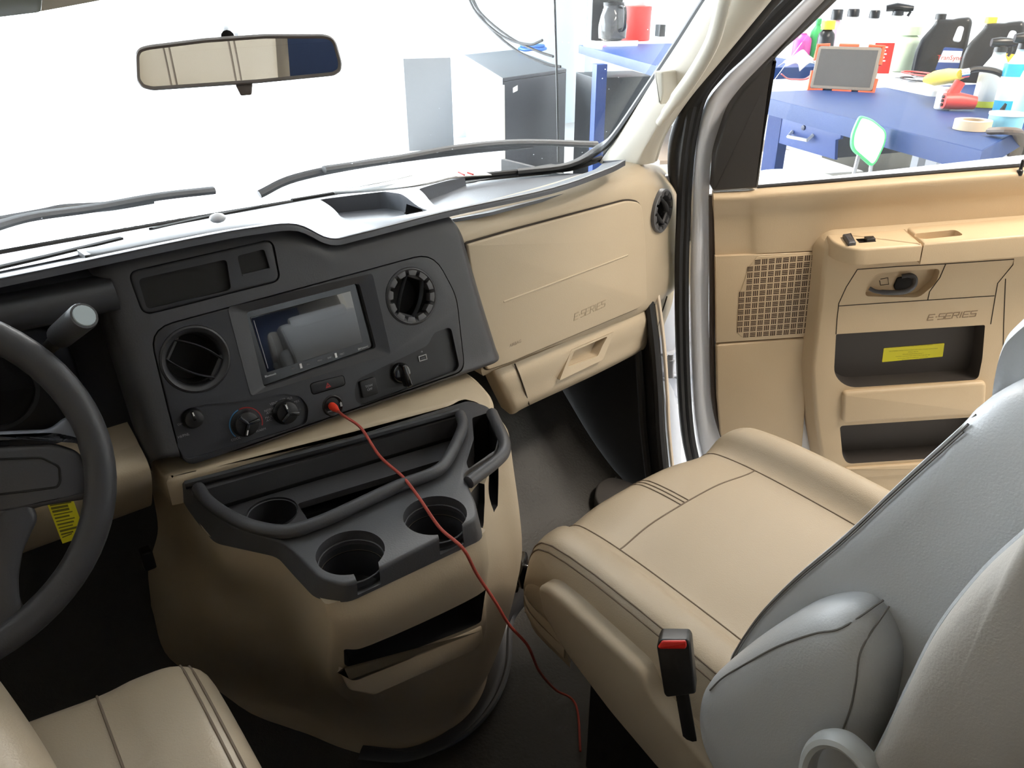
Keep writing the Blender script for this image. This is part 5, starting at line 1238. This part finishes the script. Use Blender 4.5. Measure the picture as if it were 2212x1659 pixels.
mb = MB(); mb.tube(spl([p3, p3+V((.03, -.03, .015)), p3+V((.07, -.09, .0)), p3+V((.07, -.12, -.06)), p3+V((.06, -.12, -.108))], 5), .009, 8); ob('hose', mb, BK_, yg)
mb = MB(); mb.tube([p3-V((.003, -.003, .0)), p3+V((.012, -.014, .004))], .014, 10); ob('collar', mb, CHROME, yg)
b = T(2035, 178); mb = MB(); mb.tube([b+V((.05*math.cos(a), .05*math.sin(a), .018)) for a in [2*PI*k/24 for k in range(24)]], .017, 8, 0, True); ob('tape_roll', mb, YE, label='yellow tape roll behind the white tray', cat='tape roll')
b = T(2068, 218, .03); e = empty('power_plug', b, 'red rubber three socket plug right of the white tray', 'plug')
mb = MB(); mb.tube([b+V((-.03, .03, 0)), b+V((.0, 0, 0)), b+V((.035, -.04, -.005))], [.024, .026, .02], 12); mb.tube([b+V((-.01, .02, .01)), b+V((.01, .01, .055))], .017, 10); ob('plug_body', mb, RE, e)
for i in range(3):
    mb = MB(); mb.tube([b+V((-.031+.002, .031-.002, .012-.012*i)), b+V((-.034, .034, .012-.012*i))], .005, 8); ob('socket_hole', mb, BK_, e)
b = T(2034, 236); e = empty('cup', b, 'small white plastic cup near the bench edge', 'cup')
prof_obj('cup_body', b, [(.021, .0), (.0245, .004), (.0245, .048), (.022, .055)], WH, e); prof_obj('lid', b+V((0, 0, .055)), [(.021, 0), (.021, .010), (.018, .012)], cm('grey_lid', (.6, .6, .6)), e)
# two big spray bottles
def spray(px, py, h, r, body, lq, lqh, lab, head, lc, capc=BK_):
    b = T(px, py); e = empty('spray_bottle', b, lab, 'spray bottle')
    prof_obj('bottle_body', b, [(r*.9, .001), (r, .005), (r, h*.50), (r*.85, h*.60), (r*.45, h*.74), (r*.42, h*.80)], body, e, sc=(1.15, .75), rot=-.7)
    prof_obj('liquid', b, [(r*1.005, .002), (r*1.01, .006), (r*1.01, h*lqh)], lq, e, sc=(1.15, .75), rot=-.7)
    if lc: prof_obj('label', b+V((0, 0, h*.16)), [(r*1.015, 0), (r*1.025, .001), (r*1.025, h*.30), (r*1.01, h*.302)], lc, e, sc=(1.15, .75), rot=-.7)
    t = b+V((0, 0, h*.80)); prof_obj('collar', t, [(r*.5, 0), (r*.48, h*.07), (r*.35, h*.09)], capc, e)
    d = V((.62, -.78, 0)); t = t+V((0, 0, h*.13))
    mb = MB(); mb.tube([t-d*.032, t-d*.01, t+d*.02, t+d*.042], [.012, .016, .014, .009], 10); mb.tube([t-V((0, 0, .03)), t], .012, 8); ob('spray_head', mb, capc, e)
    mb = MB(); mb.tube([t+d*.028, t+d*.034-V((0, 0, .022)), t+d*.026-V((0, 0, .04))], .0045, 8); ob('trigger', mb, capc, e)
    return e, b
spray(2128, 232, .21, .040, cm('clear_pale', (.75, .80, .78), .2), cm('yellow_green_liquid', (.65, .75, .05), .2), .10, 'clear spray bottle with a little yellow green liquid and black head', BK_, None)
_, b = spray(2172, 243, .23, .036, cm('clear_blue_white', (.70, .88, .95), .2), cm('bright_blue_liquid', (.05, .50, .80), .2), .62, 'spray bottle of bright blue liquid with a white label', BK_, WH)
bottle('blue_bottle', 2215, .45, .045, 105, cm('light_blue_plastic', (.35, .70, .85)), cm('light_blue_plastic', (.35, .70, .85)), 'light blue bottle at the right edge of the window view', 'bottle', kind='wide')
# tape rolls, can, clamp
def roll(px, py, r, h, m, lab, name='tape_roll', cat='tape roll'):
    b = T(px, py); e = empty(name, b, lab, cat)
    mb = MB(); mb.lathe(XY, tuple(b.xy), [(r*.62, BT+.001), (r, BT+.001), (r, BT+h), (r*.62, BT+h), (r*.62, BT+.001)], 36, 0, False, False); ob('tape', mb, m, e)
    mb = MB(); mb.lathe(XY, tuple(b.xy), [(r*.57, BT+.001), (r*.625, BT+.001), (r*.625, BT+h*1.01), (r*.57, BT+h*1.01), (r*.57, BT+.001)], 36, 0, False, False); ob('core', mb, cm('cardboard', (.55, .42, .28), .8), e)
roll(2098, 280, .047, .026, cm('tan_masking_tape', (.75, .60, .40), .6), 'tan masking tape roll on the bench corner')
b = T(2168, 276); e = empty('tin_can', b, 'light blue tin can behind the masking tape roll', 'can')
prof_obj('can_body', b, [(.044, 0), (.044, .035)], cm('light_blue_tin', (.25, .60, .75)), e); prof_obj('can_lid', b+V((0, 0, .035)), [(.046, 0), (.046, .006), (.040, .006), (.038, .003)], WH, e)
cp0 = T(2150, 285, .012); e = empty('bar_clamp', cp0, 'dark steel C clamp gripping the bench corner', 'clamp')
P_ = [T(2140, 283, .012), T(2180, 283, .02), T(2200, 290, .0), at(2195, 330, z=.70), at(2180, 352, z=.66)]
mb = MB(); mb.tube(spl(P_, 5), .016, 10, 0, flat=.6); ob('clamp_frame', mb, cm('rusty_steel', (.12, .09, .07), .5), e)
mb = MB(); mb.box(P_[-1], (.05, .05, .03)); ob('clamp_jaw', mb, METAL, e)
# drawer under the bench
dA, dB = at(1665, 240, z=BT-.07), at(1818, 282, z=BT-.085)
dd = (dB-dA); dd.z = 0; DRF = Fr(dA, dd, (0, 0, 1)); DRF.n = V((dd.y, -dd.x, 0)).normalized()
if DRF.n.dot(CAM-DRF.p) < 0: DRF.n = -DRF.n
DW = empty('bench_drawer', dA, 'blue steel drawer with a white handle hanging under the workbench', 'drawer')
fq = DRF.pl([(1664, 241), (1818, 281), (1815, 300), (1805, 303), (1803, 345), (1667, 305), (1665, 262)])
mb = MB(); mb.prism(DRF, fq, -.012, 0, .002); df_ = ob('drawer_front', mb, BLUE2, DW)
fq2 = DRF.pl([(1672, 246), (1805, 282), (1800, 342), (1672, 306)])
mb = MB(); mb.prism(DRF, fq2, -.42, -.013); ob('drawer_box', mb, cm('dark_steel', (.03, .035, .05), .4), DW)
mb = MB(); mb.tube([DRF.w(*DRF.px(1712, 284), 0), DRF.w(*DRF.px(1714, 294), .025), DRF.w(*DRF.px(1756, 302), .025), DRF.w(*DRF.px(1756, 292), 0)], .006, 8); ob('handle', mb, WH, df_)
mb = MB(); c = DRF.px(1736, 276); mb.lathe(DRF, c, [(.009, 0), (.009, .004), (.004, .005)], 16); ob('lock', mb, cm('navy_lock', (.02, .03, .08)), df_)
# white boxes and striped metal posts under the bench
def postp(px0, px1, y0, z1, lab):
    a, b = at(px0, y0, z=z1), at(px1, y0+8, z=z1); d = (b-a).normalized(); n = V((-d.y, d.x, 0))*.05
    if n.dot(a-CAM) < 0: n = -n
    mb = MB(); mb.prism(XY, [tuple(a.xy), tuple(b.xy), tuple((b+n).xy), tuple((a+n).xy)], GZ, z1)
    m = bpy.data.materials.new('striped_post'); m.use_nodes = True; nt = m.node_tree; bs = nt.nodes['Principled BSDF']; bs.inputs['Roughness'].default_value = .4
    tc = nt.nodes.new('ShaderNodeTexCoord'); sp_ = nt.nodes.new('ShaderNodeVectorMath'); sp_.operation = 'DOT_PRODUCT'; sp_.inputs[1].default_value = (d.x, d.y, 0); nt.links.new(tc.outputs['Object'], sp_.inputs[0])
    mt_ = nt.nodes.new('ShaderNodeMath'); mt_.operation = 'MULTIPLY_ADD'; mt_.inputs[1].default_value = 1/(b-a).length; mt_.inputs[2].default_value = .5; nt.links.new(sp_.outputs['Value'], mt_.inputs[0])
    cr_ = nt.nodes.new('ShaderNodeValToRGB'); cr_.color_ramp.interpolation = 'CONSTANT'; el = cr_.color_ramp.elements
    el[0].position = 0; el[0].color = (.6, .62, .66, 1); el[1].position = .2; el[1].color = (.22, .23, .25, 1)
    for p_, c_ in ((.42, .6), (.75, .35), (.85, .6)): x = el.new(p_); x.color = (c_, c_*1.02, c_*1.08, 1)
    nt.links.new(mt_.outputs[0], cr_.inputs[0]); nt.links.new(cr_.outputs[0], bs.inputs['Base Color'])
    return ob('striped_post', mb, m, label=lab, cat='post')
postp(1978, 2052, 306, BT-.06, 'wide grey striped metal post under the workbench')
postp(2108, 2146, 330, BT-.06, 'narrow grey striped metal post under the bench corner')
q = PB(1700, .45, .30); mb = MB(); mb.box(V((q.x, q.y, GZ+.36)), (.50, .36, .72), rot=Matrix.Rotation(rad(65), 3, 'Z'), bev=.01); ob('storage_box', mb, WH, label='white storage box on the ground under the drawer', cat='box')
q = PB(2075, .75, .30); mb = MB(); mb.lathe(XY, tuple(q.xy), [(.11, GZ), (.13, .2), (.135, .3), (.12, .33), (.05, .34)], 24); ob('yellow_bucket', mb, cm('pale_yellow', (.85, .80, .25)), label='pale yellow bucket behind the striped metal posts', cat='bucket')
mb = MB(); qa, qb = PB(1745, .85, 0), PB(1990, .85, 0); mb.prism(XY, [tuple(qa.xy), tuple(qb.xy), tuple((qb+V((.904, -.427, 0))*.4).xy), tuple((qa+V((.904, -.427, 0))*.4).xy)], GZ, .70, .005); ob('under_bench_shade', mb, cm('bench_shade_dark', (.06, .055, .04), .7), label='long dark block added for the shade under the workbench', cat='shade block')  # dark block added to darken the space below the bench
# green chair
ch = empty('garage_chair', at(1880, 300, z=.55), 'white topped green edged chair in front of the workbench', 'chair')
t0 = 2.35
def depth(x, y, t): return CAM+ray(x, y)*t
cc = depth(1880, 308, 2.15); CFm = Fr(cc, V((.80, -.60, 0)), V((.10, .12, 1)), (-1, -1, 0))
if CFm.n.dot(CAM-cc) < 0: CFm.n = -CFm.n
bq = CFm.pl([(1853, 262), (1860, 249), (1885, 256), (1917, 283), (1914, 310), (1895, 350), (1884, 361), (1866, 345), (1839, 322), (1841, 290)])
mb = MB(); mb.prism(CFm, rnd(bq, .02), -.012, .0, .004); ob('backrest', mb, cm('bright_green', (.12, .65, .25), .4), ch)
mb = MB(); mb.pillow(CFm, rnd(inset(bq, .006), .02), .0, .012); ob('back_cushion', mb, cm('mint_white', (.80, .93, .85), .5), ch)
sc_ = depth(1715, 392, 2.25); 
mb = MB(); mb.lathe(Fr(sc_, (1, 0, 0), (0, 1, 0)), (0, 0), [(.10, -.03), (.125, -.02), (.13, 0), (.12, .012), (.06, .02), (.01, .021)], 36); ob('seat', mb, cm('mint_white', (.80, .93, .85), .5), ch)
mb = MB(); mb.tube([sc_+V((0, 0, -.02)), V((sc_.x, sc_.y, GZ+.03))], .02, 10); ob('seat_post', mb, METAL, ch)
mb = MB(); mb.lathe(XY, (sc_.x, sc_.y), [(.18, GZ), (.18, GZ+.02), (.03, GZ+.05)], 24); ob('chair_base', mb, METAL, ch)
for x0, y0, x1, y1 in ((1858, 335, 1838, 410), (1886, 352, 1876, 410)):
    mb = MB(); a_ = CFm.w(*CFm.px(x0, y0), -.008); b_ = CFm.w(*CFm.px(x1, y1), -.008); mb.tube([a_, b_, b_.lerp(sc_, .5)+V((0, 0, -.03)), sc_+V((0, 0, -.03))], .006, 8); ob('back_rod', mb, METAL, ch)

# coffee corner
b = T(1300, 92); e = empty('coffee_maker', b, 'black drip coffee maker with a glass carafe on the blue table', 'coffee maker')
R_ = Matrix.Rotation(math.atan2(wd.y, wd.x)+PI, 3, 'Z')
def bx(c, sz, m, nm, par, bev=.004, rot=None):
    mb = MB(); mb.box(c, sz, rot=rot if rot is not None else R_, bev=bev); return ob(nm, mb, m, par)
fx = V((-.34, .0, 0))
ex, ey = (T(1340, 100)-T(1270, 92)).normalized(), None
ey = V((-ex.y, ex.x, 0))
if ey.dot(CAM-b) > 0: ey = -ey
Rc = Matrix((ex, ey, V((0, 0, 1)))).transposed()
c0 = T(1318, 100)
bx(c0+V((0, 0, .02)), (.28, .28, .04), CHROME, 'base_plate', e, rot=Rc)
bx(c0-ex*.13+ey*.02+V((0, 0, .24)), (.07, .24, .42), BK_, 'water_column', e, rot=Rc)
bx(c0+V((0, 0, .45)), (.30, .25, .16), BK_, 'brew_head', e, rot=Rc)
CG = mat('carafe_glass', (.55, .56, .55), .05, trans=.9)
F = Fr(c0+ex*.02+V((0, 0, .04)), (1, 0, 0), (0, 1, 0)); mb = MB(); mb.lathe(F, (0, 0), [(.07, .001), (.095, .014), (.10, .085), (.088, .155), (.068, .205), (.07, .22)], 28); cf_ = ob('carafe', mb, CG, e)
mb = MB(); mb.lathe(F, (0, 0), [(.073, .215), (.073, .235), (.03, .24)], 24); ob('carafe_lid', mb, BK_, cf_)
q = F.p+ex*.085; mb = MB(); mb.tube(spl([q+V((0, 0, .21)), q+ex*.065+V((0, 0, .20)), q+ex*.07+V((0, 0, .085)), q+ex*.015+V((0, 0, .065))], 5), .013, 8); ob('carafe_handle', mb, BK_, cf_)
b = T(1372, 88); e = empty('red_canister', b, 'red canister topped with a stack of white paper filters', 'canister')
prof_obj('canister_body', b, [(.105, 0), (.11, .01), (.11, .21)], RE, e); prof_obj('canister_lid', b+V((0, 0, .21)), [(.113, 0), (.113, .028), (.085, .034)], RE, e); prof_obj('filters', b+V((0, 0, .244)), [(.06, 0), (.10, .07), (.105, .08)], WH, e)
b = T(1425, 80); bx(b+V((0, 0, .05)), (.10, .05, .09), BK_, 'x', None).name = 'meter'
o_ = bpy.data.objects['meter']; tag(o_, 'black and amber handheld meter beside the red canister', 'meter')
# mini fridge and cabinet
fl, fr_, = at(1083, 172, z=.60), at(1218, 140, z=.60)
fl2 = at(975, 120, z=.60)
FH = .60
fd = V((fr_.x-fl.x, fr_.y-fl.y)).normalized()
ll = at(1083, 172, z=FH).xy; rr_ = at(1220, 152, z=FH).xy; bl = at(1002, 122, z=FH).xy; br = bl+(rr_-ll)
e = empty('mini_fridge', V((ll.x, ll.y, GZ)), 'black mini fridge with white side standing on the garage floor', 'fridge')
mb = MB(); mb.prism(XY, [tuple(ll), tuple(rr_), tuple(br), tuple(bl)], GZ+.01, FH, .004); ob('fridge_body', mb, mat('fridge_white', (.55, .57, .6), .4), e)
mb = MB(); n_ = (ll-bl).normalized()*.05; mb.prism(XY, [tuple(ll+n_*.04), tuple(rr_+n_*.04), tuple(rr_+n_), tuple(ll+n_)], GZ+.03, FH-.01, .004); ob('fridge_door', mb, mat('fridge_black', (.035, .037, .045), .35), e)
mb = MB(); mb.prism(XY, [tuple(ll+n_), tuple(rr_+n_), tuple(br), tuple(bl)], FH-.008, FH+.015, .003); ft = ob('fridge_top', mb, mat('fridge_top_black', (.04, .042, .05), .4), e)
mb = MB(); d_ = (rr_-ll).normalized(); FF = Fr(V((ll.x+n_.x, ll.y+n_.y, 0)), V((d_.x, d_.y, 0)), (0, 0, 1)); FF.n = V((n_.x, n_.y, 0)).normalized()
q = FF.pl([(1137, 192), (1161, 187), (1161, 199), (1137, 203)]); mb.prism(FF, q, 0, .002); ob('sticker', mb, WH, e)
mb = MB(); mb.tube([FF.w(.005, -.2, .012), FF.w(.005, .57, .012)], .009, 8); ob('door_edge', mb, mat('warm_white_strip', (.8, .75, .65), .4), e)
b = at(1150, 110, z=FH+.02); mb = MB(); mb.tube([b+V((.13*math.cos(a), .13*math.sin(a), .02+.004*math.sin(5*a))) for a in [2*PI*k/40 for k in range(40)]], .015, 8, 0, True); mb.tube([b+V((.11*math.cos(a), .11*math.sin(a), .045)) for a in [2*PI*k/40 for k in range(40)]], .015, 8, 0, True); ob('hose_coil', mb, mat('blue_hose', (.02, .12, .45), .4), label='coil of blue hose on top of the mini fridge', cat='hose')
# equipment right of the fridge, dark cabinet below the table
q = at(1240, 200, z=.5); mb = MB(); mb.box(V((q.x+.35, q.y-.05, .18)), (.45, .45, .85), rot=R_, bev=.006); ob('equipment_cabinet', mb, mat('charcoal_cabinet', (.03, .035, .04), .5), label='charcoal equipment cabinet between fridge and blue table', cat='cabinet')
q = at(1000, 120, z=.62); mb = MB(); mb.box(V((q.x-.14, q.y+.42, .17)), (.20, .45, .84), rot=R_, bev=.006); ob('tall_case', mb, mat('grey_case', (.16, .17, .18), .5), label='dark grey narrow case left of the mini fridge', cat='case')
# cables on the wall, antenna
P_ = [depth(1010, -20, 5.6), depth(1040, 30, 5.4), depth(1100, 80, 5.2), depth(1160, 110, 5.0), depth(1195, 122, 4.9)]
for i, o2_ in enumerate(((0, 0, 0), (.03, 0, -.03), (.0, .05, .04))):
    mb = MB(); mb.tube(spl([p+V(o2_)*(1+.3*k)+V((0, 0, -.03*i*math.sin(k*.8))) for k, p in enumerate(P_)], 6), .009, 6)
    ob('wall_cable', mb, RUBBER, label=['uppermost of the black cables sagging behind the mini fridge', 'middle black cable of the bundle behind the mini fridge', 'lowest sagging black cable of the bundle behind the mini fridge'][i], cat='cable', group=None)
P_ = [at(1206, 350, y=1.9), at(1204, 200, y=1.85), at(1198, 0, y=1.8), at(1196, -80, y=1.8)]
mb = MB(); mb.tube(P_, .0035, 6); ob('antenna', mb, BK_, label='thin black radio antenna standing beyond the windshield', cat='antenna')
# garage ceiling lamps (fixtures of the two lights)
for x, y in ((1.75, -.5), (3.2, 3.8)):
    e = empty('ceiling_lamp', V((x, y, 3.2)), 'fluorescent ceiling lamp above the workbench' if y < 1 else 'fluorescent ceiling lamp above the mini fridge', 'ceiling lamp')
    bx(V((x, y, 3.14)), (2.4, .5, .1), WH, 'lamp_housing', e, rot=Matrix.Identity(3))

GRP = {'bottle': 'bottles at the back of the workbench', 'spray bottle': 'spray bottles on the workbench', 'oil jug': 'black oil jugs on the workbench', 'hose clamp': 'clamps in the white tray',
       'cable': 'cables in the garage and cab', 'post': 'striped posts under the workbench', 'wiper': 'windshield wipers', 'workbench': 'blue workbenches', 'tape roll': 'tape rolls on the workbench', 'seat': 'front seats', 'ceiling lamp': 'garage ceiling lamps'}
for o in bpy.data.objects:
    if o.parent is None and o.get('category') in GRP and o.name.split('.')[0] != 'charging_cable': o['group'] = GRP[o['category']]
